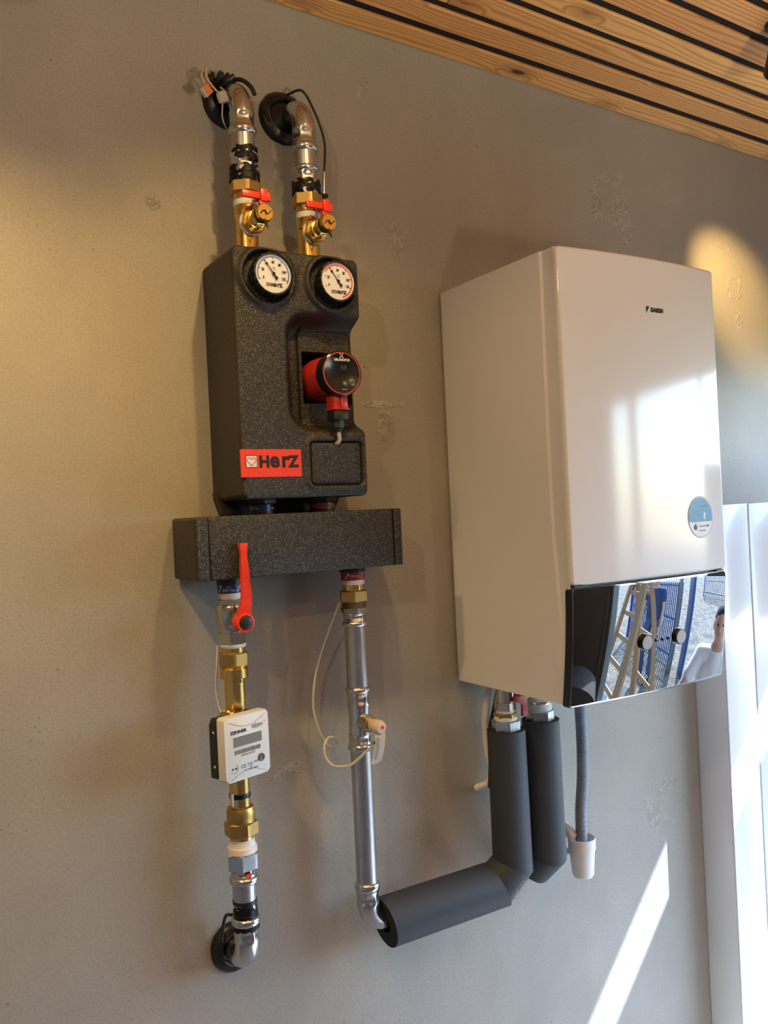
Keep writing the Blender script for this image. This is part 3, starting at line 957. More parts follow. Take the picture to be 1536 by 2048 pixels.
LL.hex('hex_end', 1264, 1289, .0262, 'nickel', t, .0)
# stem and lever
LZ = .1958; LX = -.5415
bm = B(); tube(bm, [(LX, -.098, LZ), (LX, -.126, LZ)], .0100, 24); put('spindle', bm, M['nickel'], t)
def lv(px_, py_):   # lever outline, read off at its own depth
    return ((px_ - 488.6) / 1172 + LX + .0022, (1245 - py_) / 1180 + LZ - .00006 * (px_ - 488))
outl = [(482, 1086), (498.5, 1085), (499.5, 1088), (495.5, 1104), (495.5, 1112), (498.5, 1122), (502.5, 1186), (502.5, 1208), (499, 1232)]
outr = [(472, 1236), (472, 1226), (481, 1206), (482.8, 1190), (483, 1122), (484.5, 1112), (484, 1104), (481.5, 1089)]
poly = [lv(*q) for q in outl] + [lv(*q) for q in outr]
poly = [(p[0], p[1] + .0) for p in poly]
poly[-8:] = [(p[0] + .0, p[1]) for p in poly[-8:]]
FLv = front(0, -.1360, 0)
bm = B(); extrude_poly(bm, poly[::-1], 0, .0085, FLv, bev=.0012)
lathe(bm, [(.0150, .0), (.0165, .002), (.0165, .022), (.0158, .0245), (.0125, .0250), (.0118, .0235)], frame((LX, -.1235, LZ), (0, -1, 0)), 40)
lever = put('lever', bm, M['red'], t, angle=30, label='red lever pointing straight up')
bm = B(); lathe(bm, [(.0118, 0), (.0118, .0018), (.0105, .0026)], frame((LX, -.1472, LZ), (0, -1, 0)), 32); put('lever_cap', bm, M['black_plastic'], lever)
A_ = front(LX + .0045, -.1447, LZ + .070) @ Matrix.Rotation(-PI / 2 - .03, 4, 'Z')
put('lettering', herz(.0120, A_ @ Matrix.Translation((-.020, -.004, 0)), .0007, .0003), M['red'], lever, smooth=False)
bm = B(); box(bm, LX - .0055, LX - .0045, -.1452, -.144, LZ + .048, LZ + .095); box(bm, LX + .0105, LX + .0115, -.1452, -.144, LZ + .045, LZ + .094); box(bm, LX - .0055, LX + .0115, -.1452, -.144, LZ + .0445, LZ + .0455)
put('lever_rib', bm, M['red'], lever)

t = thing('heat_meter', (LL.x, LL.y, LL.z(1712)), 'brass heat meter pipe carrying a light grey digital display box', 'meter')
LL.cyl('sealing_tape', 1289.5, 1297, .0222, 'ptfe', t, .0236)
LL.cyl('nipple', 1295, 1308, .0212, 'brass', t)
LL.hex('union_nut', 1306, 1334, .0288, 'brass_cast', t, .18)
LL.thread('thread', 1333, 1340, .0250, 'brass', t, 2)
LL.cyl('collar', 1339, 1358, .0248, 'brass', t)
LL.cyl('meter_pipe', 1357, 1622, .0181, 'brass', t, seg=48)
bm = B(); box(bm, LL.x - .0045, LL.x + .0065, LL.y - .0200, LL.y - .0150, LL.z(1368), LL.z(1357), .0006); put('locating_lug', bm, M['brass'], t)
bm = B(); lathe(bm, [(.0120, 0), (.0120, .030), (.0100, .032)], frame((LL.x - .012, LL.y - .006, LL.z(1430)), (-.6, -.75, .1)), 32); put('sensor_port', bm, M['brass'], t)
bm = B(); lathe(bm, [(.0187, LL.z(1599)), (.0192, LL.z(1598)), (.0192, LL.z(1590)), (.0187, LL.z(1589))], LL.T); put('seal_ring', bm, M['rubber'], t)
bm = B(); box(bm, LL.x - .0190, LL.x - .0160, LL.y - .012, LL.y - .002, LL.z(1612), LL.z(1586), .0005); put('paper_strip', bm, M['paper'], t)
bm = B(); lathe(bm, [(.0240, LL.z(1652)), (.0250, LL.z(1650)), (.0250, LL.z(1626)), (.0225, LL.z(1618)), (.0185, LL.z(1616))], LL.T, 48); put('collar', bm, M['brass_cast'], t)
LL.hex('union_nut', 1646, 1675, .0305, 'brass_cast', t, .55)
LL.cyl('nipple', 1673, 1686, .0213, 'brass', t)
# display box, turned a little to the right
MW, MH = .0940, .1085
ang = math.radians(16)
mc = Vector((-.5450, -.1375, -.0145))
u_ = Vector((math.cos(ang), math.sin(ang), 0)); n_ = Vector((math.sin(ang), -math.cos(ang), 0))
MM = Matrix.Translation(mc) @ Matrix(((u_.x, 0, n_.x, 0), (u_.y, 0, n_.y, 0), (0, 1, 0, 0), (0, 0, 0, 1)))   # local x right, y up, z out
bm = B(); extrude_poly(bm, rrect(MW, MH, .006, 5), -.020, 0, MM, bev=.0030)
case = put('display_case', bm, M['meter_grey'], t, angle=40)
bm = B(); extrude_poly(bm, rrect(MW * .97, MH * .98, .005, 5), -.0225, -.0195, MM); 
put('case_seam', bm, M['meter_grey'], case)
bm = B()
extrude_poly(bm, [(-.046, -.050), (.040, -.050), (.044, -.035), (.044, .040), (.038, .050), (-.040, .050), (-.046, .040)], -.044, -.0220, MM, bev=.004)
br = put('mounting_bracket', bm, M['black_plastic'], t, angle=30)
for yy in (.028, -.030):
    bm = B(); lathe(bm, [(.0022, 0), (.0022, .0005)], MM @ Matrix.Translation((-.0461, yy, -.032)) @ Matrix.Rotation(-PI / 2, 4, 'Y'), 16); put('bracket_hole', bm, M['paper'], br)
def mu(a, b): return ((a - .5) * MW, (.5 - b) * MH)    # fraction across, fraction down
x0, y0 = mu(.175, .318); x1, y1 = mu(.830, .478)
bm = B(); box(bm, x0, x1, y1, y0, -.001, .0004, .0003, 1, M=MM); put('display', bm, M['lcd'], case)
bm = B()
for (a, b, c, d) in ((x0 - .0010, x1 + .001, y0, y0 + .0010), (x0 - .001, x1 + .001, y1 - .001, y1), (x0 - .001, x0, y1, y0), (x1, x1 + .001, y1, y0)): box(bm, a, b, c, d, -.001, .0007, M=MM)
put('display_frame', bm, M['white_plastic'], case)
bx_, by_ = mu(.800, .740)
bm = B(); lathe(bm, [(.0068, -.001), (.0068, .0014), (.0058, .0022), (.0050, .0018), (.001, .0016)], MM @ Matrix.Translation((bx_, by_, 0)), 32); put('button', bm, M['button'], case)
def MT(a, b, z=.0004): 
    q = mu(a, b); return MM @ Matrix.Translation((q[0], q[1], z))
put('lettering', text_bm('ZENNER', .0072, MT(.305, .245), .0002, .00035, sx=1.25), M['black_print'], case, smooth=False)
bb = [text_bm('zelsius', .0098, MT(.735, .205), .0002, .0001), text_bm('+', .006, MT(.905, .18), .0002), text_bm('HeatMetering', .0026, MT(.715, .247), .0002),
      ]
put('series_print', join(*bb), M['grey_print'], case, smooth=False)
bb = [text_bm('CE', .0085, MT(.385, .800), .0002, .0001, sx=1.1), text_bm('M 20', .0052, MT(.535, .790), .0002), text_bm('0102', .0050, MT(.680, .776), .0002),
      text_bm('28', .0042, MT(.55, .838), .0002), text_bm('DE-12-MI004-PTB010', .0034, MT(.560, .870), .0002, .0001), text_bm('6ZRI8810331529', .0044, MT(.500, .622), .0002)]
b1 = B()
rnd_ = random.Random(3)
xx = mu(.20, 0)[0]; xe = mu(.795, 0)[0]; yt, yb_ = mu(0, .525)[1], mu(0, .590)[1]
while xx < xe:
    wd = rnd_.choice((.0004, .0007, .0010)); box(b1, xx, xx + wd, yb_, yt, 0, .0005, M=MM); xx += wd + rnd_.choice((.0004, .0006, .0009))
put('barcode', b1, M['grey_print'], case, smooth=False)
b1 = B()
for (a, b, c, d) in ((.475, .598, .768, .772), (.475, .598, .812, .816)):
    p0 = mu(a, c); p1 = mu(b, d); box(b1, p0[0], p1[0], p1[1], p0[1], 0, .0005, M=MM)
put('print_frame', b1, M['grey_print'], case, smooth=False)
put('small_print', join(*bb), M['grey_print'], case, smooth=False)
bm = B()
for a in (.145, .215): lathe(bm, [(.0018, 0), (.0018, .0007)], MT(a, .800, 0), 20)
put('optical_eye', bm, M['black_print'], case)
bm = B(); q = mu(.18, .800); tube(bm, [MM @ p for p in arc((q[0], q[1], .0004), (1, 0, 0), (0, 1, 0), .0078, -2.6, 1.0, 20)], .00035, 6); put('engraved_line', bm, M['grey_print'], case)
for sgn, yc in ((1, .0405), (-1, -.0480)):
    pts = [MM @ Vector((-.037 + .074 * i / 20, (yc - sgn * .0115 * math.sin(PI * i / 20) + (.006 if sgn > 0 else -.003)) if True else 0, .0003)) for i in range(21)]
    bm = B(); tube(bm, pts, .0003, 6); put('engraved_line', bm, M['grey_print'], case)

t = thing('sensor_cable', (-.556, -.055, LL.z(1430)), 'thin white cable running down behind the left brass pipe', 'cable')
bm = B(); tube(bm, spline([(-.562, -.062, .150), (-.5635, -.058, .118), (-.5640, -.050, .085), (-.5625, -.045, .060), (-.558, -.050, .032), (-.5545, -.068, .014), (-.555, -.085, .005)]), .0018, 10)
put('cable_jacket', bm, M['white_plastic'], t)

t = thing('steel_elbow_pipe', (LL.x, LL.y, LL.z(1930)), 'chromed steel pipe bending into the wall below the heat meter', 'pipe', 'steel pipes entering the wall')
LL.cyl('sealing_tape', 1681, 1700, .0240, 'ptfe', t, .0215)
LL.cyl('sealing_tape', 1696, 1709, .0262, 'ptfe', t, .0258)
LL.hex('hex_nut', 1708, 1742, .0292, 'chrome_nut', t, .12)
LL.pressed('press_socket', 1738, 1758, .0222, 'steel_bright', t)
bm = B(); lathe(bm, [(.0062, 0), (.0062, .0005)], Matrix.Translation((LL.x, LL.y, LL.z(1750))) @ Matrix.Rotation(.02, 4, 'Z') @ front(0, -.0222, 0) @ Matrix.Scale(.55, 4, (0, 1, 0)), 24)
put('red_badge', bm, M['red_label'], t)
LL.bead('bead', 1756, 1772, .0262, .0212, 'steel_bright', t)
LL.cyl('pipe', 1768, 1842, .0208, 'steel', t, e=.0001)
for a, b in ((1804, 1811), (1830, 1837)):
    bm = B(); lathe(bm, [(.0210, LL.z(b)), (.0219, LL.z(b)), (.0219, LL.z(a)), (.0210, LL.z(a))], LL.T @ Matrix.Rotation(0, 4, 'X')); put('cable_tie', bm, M['rubber'], t)
put('bitumen_smear', smear(LL.x, LL.y, LL.z(1842), LL.z(1812), .0206, -1.9, 1.3, .75), M['tar'], t)
LL.bead('bead', 1838, 1855, .0262, .0212, 'steel_bright', t)
put('bitumen_smear', smear(LL.x, LL.y, LL.z(1862), LL.z(1850), .0226, -1.9, 5.3, .8), M['tar'], t)
LL.pressed('press_socket', 1853, 1888, .0224, 'steel_bright', t)
zE = LL.z(1886); RE = .0400
pts = [(LL.x, LL.y, zE + .002)] + arc((LL.x, LL.y + RE, zE), (0, -1, 0), (0, 0, -1), RE, 0, PI / 2, 14) + [(LL.x, -.004, zE - RE)]
bm = B(); tube(bm, pts, .0210, 40, rfun=lambda q: .0212 + .0008 * math.sin(PI * q)); put('elbow', bm, M['steel_bright'], t)
bm = B(); lathe(bm, [(.0226, 0), (.0250, .003), (.0250, .007), (.0226, .010)], frame((LL.x, -.016, zE - RE), (0, 1, 0)), 48, False, False); put('bead', bm, M['steel_bright'], t)
def sleeve(x, z, r, label, seed, base_r=.020, bulge=.018):
    t = thing('wall_sleeve', (x, 0, z), label, 'pipe sleeve', 'black rubber sleeves where pipes enter the wall')
    bm = B(); seg = 64
    prof = [(r, -.0003), (r * .985, .006), (r * .86, bulge * .75), (r * .68, bulge), (r * .60, bulge * .8), (r * .56, .008), (base_r, .006)]
    rings = []
    for i_, (rr, h) in enumerate(prof):
        ring = []
        for i in range(seg):
            a = 2 * PI * i / seg
            k_ = 1 + (.035 * noise.noise(Vector((math.cos(a) * 3 + seed, math.sin(a) * 3, 0))) if i_ < 3 else 0)
            ring.append(bm.verts.new((x + rr * k_ * math.cos(a), -h, z + rr * k_ * math.sin(a))))
        rings.append(ring)
    for ra, rb in zip(rings, rings[1:]):
        for i in range(seg): bm.faces.new((ra[i], ra[(i + 1) % seg], rb[(i + 1) % seg], rb[i]))
    bm.faces.new(rings[0]); bm.faces.new(rings[-1])
    put('sleeve_ring', bm, M['rubber'], t)
    return t
sleeve(-.5345, zE - RE - .003, .0465, 'round black rubber sleeve at the wall behind the lowest left pipe bend', 2.1)
bm = B(); tube(bm, spline([(-.556, -.050, zE + .038), (-.5585, -.030, zE + .030), (-.562, -.022, zE + .01), (-.566, -.021, zE - .02)]), .0030, 10)
single('zip_tie_tail', bm, M['black_cable'], (-.56, -.03, zE), 'short black strap end hanging behind the lowest left pipe bend', 'strap')

# ---- right column, from the manifold down
t = thing('steel_riser_pipe', (RL.x, RL.y, RL.z(1860)), 'long galvanised steel pipe from the manifold down to the grey insulation', 'pipe')
RL.cyl('collar', 1128, 1145, .0250, 'black_plastic', t)
b_ = RL.cyl('colour_band', 1144, 1161, .0230, 'red_band', t)
zb = RL.z(1152)
put('band_print', join(text_bm('200 Nm', .0058, Matrix.Translation((RL.x, RL.y, zb)) @ Matrix.Rotation(-.35, 4, 'Z') @ front(0, -.0233, 0), .0002),
                       spanner(Matrix.Translation((RL.x, RL.y, zb)) @ Matrix.Rotation(.32, 4, 'Z') @ front(0, -.0233, 0) @ Matrix.Rotation(-.3, 4, 'Z'), 1.2),
                       spanner(Matrix.Translation((RL.x, RL.y, zb)) @ Matrix.Rotation(-1.0, 4, 'Z') @ front(0, -.0233, 0) @ Matrix.Rotation(-.7, 4, 'Z'), 1.2)), M['white_print'], b_, smooth=False)
RL.cyl('sealing_tape', 1160, 1170, .0222, 'ptfe', t, .0226)
RL.cyl('nipple', 1169, 1183, .0203, 'brass', t)
RL.hex('union_nut', 1181, 1205, .0290, 'brass_cast', t, .10)
RL.thread('thread', 1203, 1217, .0240, 'thread', t, 6)
RL.hex('flange_nut', 1215, 1228, .0268, 'thread', t, .3)
RL.pressed('press_socket', 1226, 1245, .0224, 'steel_bright', t)
RL.bead('bead', 1243, 1254, .0252, .0208, 'steel_bright', t)
RL.cyl('pipe', 1252, 1380, .0205, 'steel', t, e=.0001)
RL.bead('bead', 1376, 1388, .0252, .0208, 'steel_bright', t)
RL.pressed('press_socket', 1386, 1415, .0224, 'steel_bright', t)
RL.cyl('tee', 1413, 1474, .0206, 'steel_bright', t)
RL.pressed('press_socket', 1470, 1493, .0224, 'steel_bright', t)
RL.bead('bead', 1490, 1505, .0252, .0208, 'steel_bright', t)
RL.cyl('pipe', 1500, 1778, .0205, 'steel', t, e=.0001)
RL.bead('bead', 1770, 1788, .0250, .0208, 'steel_bright', t)
RL.pressed('press_socket', 1787, 1815, .0222, 'steel_bright', t)
zE2 = RL.z(1812); RE2 = .0400; ZH = zE2 - RE2
pts = [(RL.x, RL.y, zE2 + .002)] + arc((RL.x + RE2, RL.y, zE2), (-1, 0, 0), (0, 0, -1), RE2, 0, PI / 2, 14) + [(-.18, RL.y, ZH)]
bm = B(); tube(bm, pts, .0212, 40); put('elbow', bm, M['steel_bright'], t)
# sensor branch
ZT = -.0255
bm = B(); lathe(bm, [(.0150, 0), (.0150, .022), (.0142, .024)], frame((RL.x, -.088, ZT), (0, -1, 0)), 40)
hexa(bm, .0170, .0215, .0345, frame((RL.x, -.088, ZT), (0, -1, 0)), roll=.2)
put('sensor_port', bm, M['nickel'], t, angle=30)

t = thing('temperature_sensor', (RL.x, -.130, ZT), 'white plastic temperature sensor plugged into the steel pipe, with cream looped cable', 'sensor')
FT = frame((RL.x, -.1225, ZT), (0, -1, 0))
bm = B(); lathe(bm, [(.0122, 0), (.0122, .003), (.0108, .004), (.0108, .0055)], FT, 32); put('brass_washer', bm, M['brass'], t)
bm = B(); lathe(bm, [(.0118, .0050), (.0124, .0062), (.0124, .019), (.0133, .0195), (.0128, .029), (.0095, .034), (.0070, .0345)], FT, 32, shape=lambda a: 1 + .02 * math.cos(12 * a)); put('sensor_head', bm, simple('cream_plastic', (.64, .57, .50), .4), t)
bm = B(); lathe(bm, [(.0030, .034), (.0030, .0365)], FT @ Matrix.Translation((0.002, .001, 0)), 16); put('red_mark', bm, M['red'], t)
cb = [(RL.x - .0285, -.070, RL.z(1204)), (-.3335, -.052, .151), (-.353, -.045, .100), (-.3650, -.042, .055), (-.3705, -.042, .005), (-.3630, -.045, -.035),
      (-.3540, -.046, -.056), (-.3440, -.047, -.071), (-.3340, -.050, -.074), (-.3285, -.052, -.068), (-.3350, -.056, -.056), (-.3500, -.060, -.052),
      (-.3620, -.065, -.062), (-.3640, -.070, -.082), (-.3555, -.080, -.0985), (-.3400, -.092, -.1015), (-.3270, -.104, -.097), (-.3080, -.118, -.078), (-.2960, -.135, -.060), (-.2900, -.152, -.0470)]
bm = B(); tube(bm, spline(cb), .0023, 10); put('cable', bm, M['cream_cable'], t)
bm = B(); tube(bm, [(-.2950, -.139, -.0560), (-.2880, -.156, -.0430)], .0032, 12); put('cable_ferrule', bm, M['black_plastic'], t)
bm = B()
TM = Matrix.Translation((-.2990, -.1560, -.0600)) @ Matrix.Rotation(math.radians(8), 4, 'Z') @ Matrix.Rotation(math.radians(14), 4, 'Y')
TF = TM @ front(0, 0, 0)
n = 10; prev = None
for i in range(n + 1):
    yy = .026 - .052 * i / n; off = .004 * math.sin(PI * i / n)
    row = [bm.verts.new(TF @ Vector((xx_, yy + (.004 if xx_ > 0 else -.004), off + (.003 if xx_ > 0 else 0)))) for xx_ in (-.0105, 0, .0105)]
    if prev:
        for k in range(2): bm.faces.new((prev[k], prev[k + 1], row[k + 1], row[k]))
    prev = row
bmesh.ops.solidify(bm, geom=list(bm.faces), thickness=.0003)
tag_ = single('barcode_tag', bm, M['paper'], (-.3, -.16, -.056), 'small white paper tag with barcode hanging from the sensor cable', 'tag')
bm = B(); yy = .018
while yy > -.020:
    hh = rnd_.choice((.0005, .0008, .0011)); box(bm, -.0075, -.0015, yy - hh, yy, .0, .0003, M=TF @ Matrix.Translation((0, 0, .0048 * math.sin(PI * (.026 - yy) / .052) + .0006))); yy -= hh + .0007
put('barcode', bm, M['grey_print'], tag_, smooth=False)

# ---- upper pipes, from the wall to the pump group
def upper(c, label, vlabel, ys_, seed, ztop, tarfull):
    """ys_: pixel rows of the joints, top to bottom"""
    (p_el, p_s0, p_b0, p_b1, p_p1, p_s1, p_tar0, p_tar1, p_hex1) = ys_
    t = thing('steel_elbow_pipe', (c.x, c.y, c.z(p_tar1)), label, 'pipe', 'steel pipes entering the wall')
    zE = c.z(p_el); R_ = ztop - zE
    pts = [(c.x, -.004, ztop)] + [p for p in arc((c.x, c.y + R_, zE), (0, -1, 0), (0, 0, 1), R_, PI / 2, 0, 14)] + [(c.x, c.y, zE - .002)]
    bm = B(); tube(bm, pts, .0216, 40, rfun=lambda q: .0216 + .0006 * math.sin(PI * q)); put('elbow', bm, M['steel_bright'], t)
    c.pressed('press_socket', p_el, p_b0 + 2, .0226, 'steel_bright', t)
    c.bead('bead', p_b0, p_b1, .0262, .0215, 'steel_bright', t)
    c.cyl('pipe', p_b1 - 3, p_p1 + 2, .0214, 'steel', t, e=.0001)
    c.bead('bead', p_p1, p_p1 + 12, .0262, .0215, 'steel_bright', t)
    c.pressed('press_socket', p_p1 + 10, p_tar0 + 8, .0230, 'steel_bright', t)
    bm = smear(c.x, c.y, c.z(p_tar1 + 2), c.z(p_tar0), .0262, 0, seed, 1, True); put('bitumen_smear', bm, M['tar'], t)
    if tarfull: put('bitumen_smear', smear(c.x, c.y, c.z(p_p1 + 22), c.z(p_p1 - 6), .0250, -1.2, seed + 3, .75), M['tar'], t)
    c.cyl('nipple', p_tar0 + 2, p_tar1 + 2, .0255, 'steel', t)
    # brass valve
    v = thing('brass_valve', (c.x, c.y, GZ1), vlabel, 'valve', 'brass valves on top of the pump group')
    c.hex('hex_nut', p_tar1, p_hex1, .0300, 'brass_cast', v, .35)
    bm = B(); lathe(bm, [(.0205, c.z(p_hex1 + 18)), (.0218, c.z(p_hex1 + 16)), (.0218, c.z(p_hex1))], c.T, 60, shape=lambda a: 1 + .012 * math.cos(40 * a)); put('knurled_ring', bm, M['brass'], v)
    c.cyl('sealing_tape', p_hex1 + 13, p_hex1 + 25, .0222, 'ptfe', v, .0228)
    bm = B(); lathe(bm, [(.0205, GZ1 - .004), (.0200, c.z(p_hex1 + 76)), (.0192, c.z(p_hex1 + 60)), (.0205, c.z(p_hex1 + 48)), (.0222, c.z(p_hex1 + 46)), (.0222, c.z(p_hex1 + 26)), (.0212, c.z(p_hex1 + 24))], c.T, 48)
    put('valve_body', bm, M['brass'], v)
    bz = .9005
    Fb = frame((c.x, -.078, bz), (0, -1, 0))
    bm = B(); lathe(bm, [(.0185, 0), (.0185, .014), (.0210, .0160), (.0210, .018)], Fb, 40); put('side_port', bm, M['brass'], v)
    bm = B(); lathe(bm, [(.0232, .0175), (.0232, .0215)], Fb, 40); put('sealing_tape', bm, M['ptfe'], v)
    bm = B(); hexa(bm, .0240, .0210, .0310, Fb, roll=.3); lathe(bm, [(.0165, .031), (.0165, .042), (.0120, .044)], Fb, 32); put('hex_plug', bm, M['brass'], v, angle=25)
    bm = B(); hexa(bm, .0150, .042, .056, Fb, roll=.1)
    for q in range(5): lathe(bm, [(.0118, .056 + q * .002), (.0126, .057 + q * .002), (.0118, .058 + q * .002)], Fb, 28)
    put('drain_spout', bm, M['brass'], v, angle=25)
    bm = B(); lathe(bm, [(.0138, .066), (.0150, .068), (.0150, .079), (.0140, .0805), (.010, .0805)], Fb, 40); cap = put('drain_cap', bm, M['brass'], v)
    bm = B(); lathe(bm, [(.0156, .0655), (.0158, .068), (.0156, .0715), (.0140, .0715)], Fb, 32)
    FF = front(c.x, -.078 - .0807, bz)
    tube(bm, [FF @ Vector(p) for p in spline([(-.009, -.004, 0), (-.006, .001, .0006), (-.001, .0025, .0008), (.002, -.003, .0008), (.008, .001, .0006), (.0105, .004, 0)], 5)], .0011, 8)
    tube(bm, [FF @ Vector(p) for p in ((-.004, -.014, .002), (-.001, -.024, .004), (.001, -.030, .006))], [.003, .002, .0006], 8)
    put('retaining_strap', bm, M['rubber'], cap)
    # small red T handle in front of the nut
    hx, hz = c.x, .9415
    bm = B(); box(bm, hx - .0275, hx + .008, -.126, -.119, hz - .0055, hz + .0065, .0012)
    box(bm, hx + .006, hx + .019, -.130, -.115, hz - .010, hz + .0125, .0018); box(bm, hx + .018, hx + .0265, -.1265, -.1185, hz - .0075, hz + .0075, .0015)
    box(bm, hx + .005, hx + .016, -.127, -.117, hz - .021, hz - .008, .0015)
    box(bm, hx + .003, hx + .018, -.124, -.102, hz - .004, hz + .006, .0012)
    put('red_handle', bm, M['red'], v, angle=30)
    return t, v
upper(UL, 'left of the two steel pipes bending from the wall above the pump group', 'brass valve with red handle at the left on top of the pump group',
      (219, 219, 247, 264, 297, 328, 330, 360, 384), 4.0, 1.1560, True)
upper(UR, 'right of the two steel pipes bending from the wall above the pump group', 'brass valve with red handle at the right on top of the pump group',
      (250, 250, 282, 299, 328, 352, 358, 385, 410), 9.0, 1.1480, False)
# the body of the pipe in the wall
sleeve(-.4715, 1.1560, .0480, 'round black rubber sleeve at the wall behind the upper left pipe bend', 7.7)
sleeve(-.3490 - .006, 1.1520, .0510, 'round black rubber sleeve at the wall behind the upper right pipe bend', 3.2)

t = thing('sensor_lead', (-.3, -.06, 1.0), 'thin black sensor lead arching from the wall down beside the upper right pipe', 'cable')
bm = B(); tube(bm, spline([(-.352, -.018, 1.193), (-.345, -.055, 1.187), (-.334, -.060, 1.180), (-.3195, -.060, 1.157), (-.304, -.060, 1.122), (-.2965, -.060, 1.090), (-.2990, -.060, 1.052), (-.3010, -.060, 1.034)]), .0024, 10)
put('cable_jacket', bm, M['black_cable'], t)
bm = B(); tube(bm, [(-.3010, -.060, 1.036), (-.3050, -.062, 0.985)], .0029, 14); put('probe', bm, M['steel_bright'], t)
bm = B(); lathe(bm, [(.0268, .985), (.0274, .986), (.0274, .991), (.0268, .992)], UR.T, 40); box(bm, -.321, -.298, -.068, -.056, .984, .991, .001); put('cable_tie', bm, M['rubber'], t)

# bunch of cut cables with lever connectors above the left sleeve
t = thing('cable_bundle', (-.49, -.03, 1.17), 'bundle of cut black cables sprouting from the wall above the upper left pipe bend', 'cables')
for i, pp in enumerate((
        [(-.484, -.002, 1.184), (-.476, -.035, 1.1835), (-.4660, -.062, 1.1760), (-.4560, -.080, 1.158), (-.4500, -.084, 1.142)],
        [(-.492, -.002, 1.176), (-.490, -.035, 1.180), (-.484, -.050, 1.187)],
        [(-.497, -.002, 1.178), (-.500, -.035, 1.180), (-.497, -.048, 1.190)],
        [(-.502, -.002, 1.178), (-.508, -.030, 1.180), (-.514, -.040, 1.188)],
        [(-.490, -.002, 1.176), (-.488, -.040, 1.176), (-.474, -.052, 1.186)],
        [(-.505, -.002, 1.175), (-.512, -.034, 1.176), (-.521, -.042, 1.180)])):
    bm = B(); tube(bm, spline(pp, 6), (.0040 if i == 0 else .0052), 10); put('cut_cable', bm, M['black_cable'], t)
t = thing('wire_bundle', (-.52, -.06, 1.16), 'loose white and brown wires bent over above the upper left sleeve', 'wires')
for mt, pp in (('cream_cable', [(-.510, -.03, 1.186), (-.528, -.055, 1.184), (-.531, -.060, 1.166), (-.520, -.066, 1.146), (-.511, -.070, 1.136)]),
               ('clear_pl', [(-.512, -.03, 1.184), (-.534, -.052, 1.180), (-.540, -.058, 1.166), (-.534, -.062, 1.148)]),
               ('orange', [(-.507, -.03, 1.180), (-.530, -.050, 1.172), (-.535, -.060, 1.158), (-.530, -.065, 1.142)]),
               ('cream_cable', [(-.498, -.04, 1.165), (-.500, -.060, 1.150), (-.508, -.070, 1.140)]),
               ('hose', [(-.496, -.04, 1.160), (-.496, -.060, 1.148), (-.505, -.070, 1.134)])):
    bm = B(); tube(bm, spline(pp, 6), .0018, 8); put('wire', bm, M[mt], t)
def connector(c, rot, mt, label):
    Mx = Matrix.Translation(c) @ Matrix.Rotation(rot, 4, 'Y') @ Matrix.Rotation(.3, 4, 'Z')
    t = thing('wire_connector', c, label, 'connector', 'lever wire connectors')
    bm = B(); box(bm, -.0085, .0085, -.005, .005, -.009, .005, .001, M=Mx); put('connector_body', bm, M['clear_pl'], t)
    bm = B()
    for q in (-.0055, 0, .0055): box(bm, q - .0022, q + .0022, -.0065, -.0045, -.006, .0085, .0006, M=Mx)
    box(bm, -.0085, .0085, -.0055, .0045, .0035, .0085, .001, M=Mx); put('lever', bm, M[mt], t)
connector((-.5375, -.070, 1.1365), .75, 'orange', 'small orange lever wire connector hanging left of the upper left sleeve')
connector((-.5090, -.074, 1.1290), -.35, 'clear_pl', 'small clear lever wire connector hanging in front of the upper left sleeve')
bm = B(); tube(bm, spline([(-.509, -.074, 1.120), (-.505, -.060, 1.100), (-.496, -.050, 1.090), (-.488, -.040, 1.086)]), .0013, 8)
single('loose_wire', bm, M['cream_cable'], (-.5, -.05, 1.1), 'thin white wire curving down from the clear connector', 'wire')

# ------------------------------------------------------------------ wall-hung boiler unit
HB = .8420; ZS = .2200
def bulge(x): return .0134 * (1 - ((x - .22) / .22) ** 2)
def rec(z): return .021 * max(0.0, (.217 - z) / .217) ** 1.6
def ydoor(x, z): return -.3680 - bulge(x)
def ymir(x, z): return -.3660 - bulge(x) + rec(z)
def ystrip(z):
    P_ = [(.0, -.305), (.073, -.3235), (.148, -.3326), (.227, -.3290), (.32, -.3235), (.473, -.3217), (.85, -.3243)]
    for (a, ya), (b, yb) in zip(P_, P_[1:]):
        if z <= b: return ya + (yb - ya) * sm(a, b, z)
    return P_[-1][1]
t = thing('wall_boiler', (.22, 0, 0), 'large glossy white wall-hung boiler with a mirrored lower panel', 'boiler')
# casing : box with rounded back corner; strip between casing and door follows a shallow S curve
def casing():
    bm = B()
    zs = [0.0] + [i * HB / 60 for i in range(1, 61)]
    def ring(z):
        ys = ystrip(z); ye = (-.3600 + rec(z)) if z < .217 else -.3600
        left = [(.004, -.0060), (.0010, -.0080), (0, -.012), (0, ys + .0018), (.0002, ys + .0006), (.0016, ys - .0004), (.0036, ys - .0040),
                (.0040, (ys + ye) / 2), (.0026, ye + .002), (.0040, ye)]
        right = [(.44 - x_, y_) for x_, y_ in left[::-1]]
        return left + right
    R = [[bm.verts.new((x_, y_, z)) for x_, y_ in ring(z)] for z in zs]
    n = len(R[0])
    for a, b in zip(R, R[1:]):
        for i in range(n): bm.faces.new((a[i], a[(i + 1) % n], b[(i + 1) % n], b[i]))
    bm.faces.new(R[0]); bm.faces.new(R[-1][::-1])
    return bm
put('casing', casing(), M['enamel'], t, angle=20)
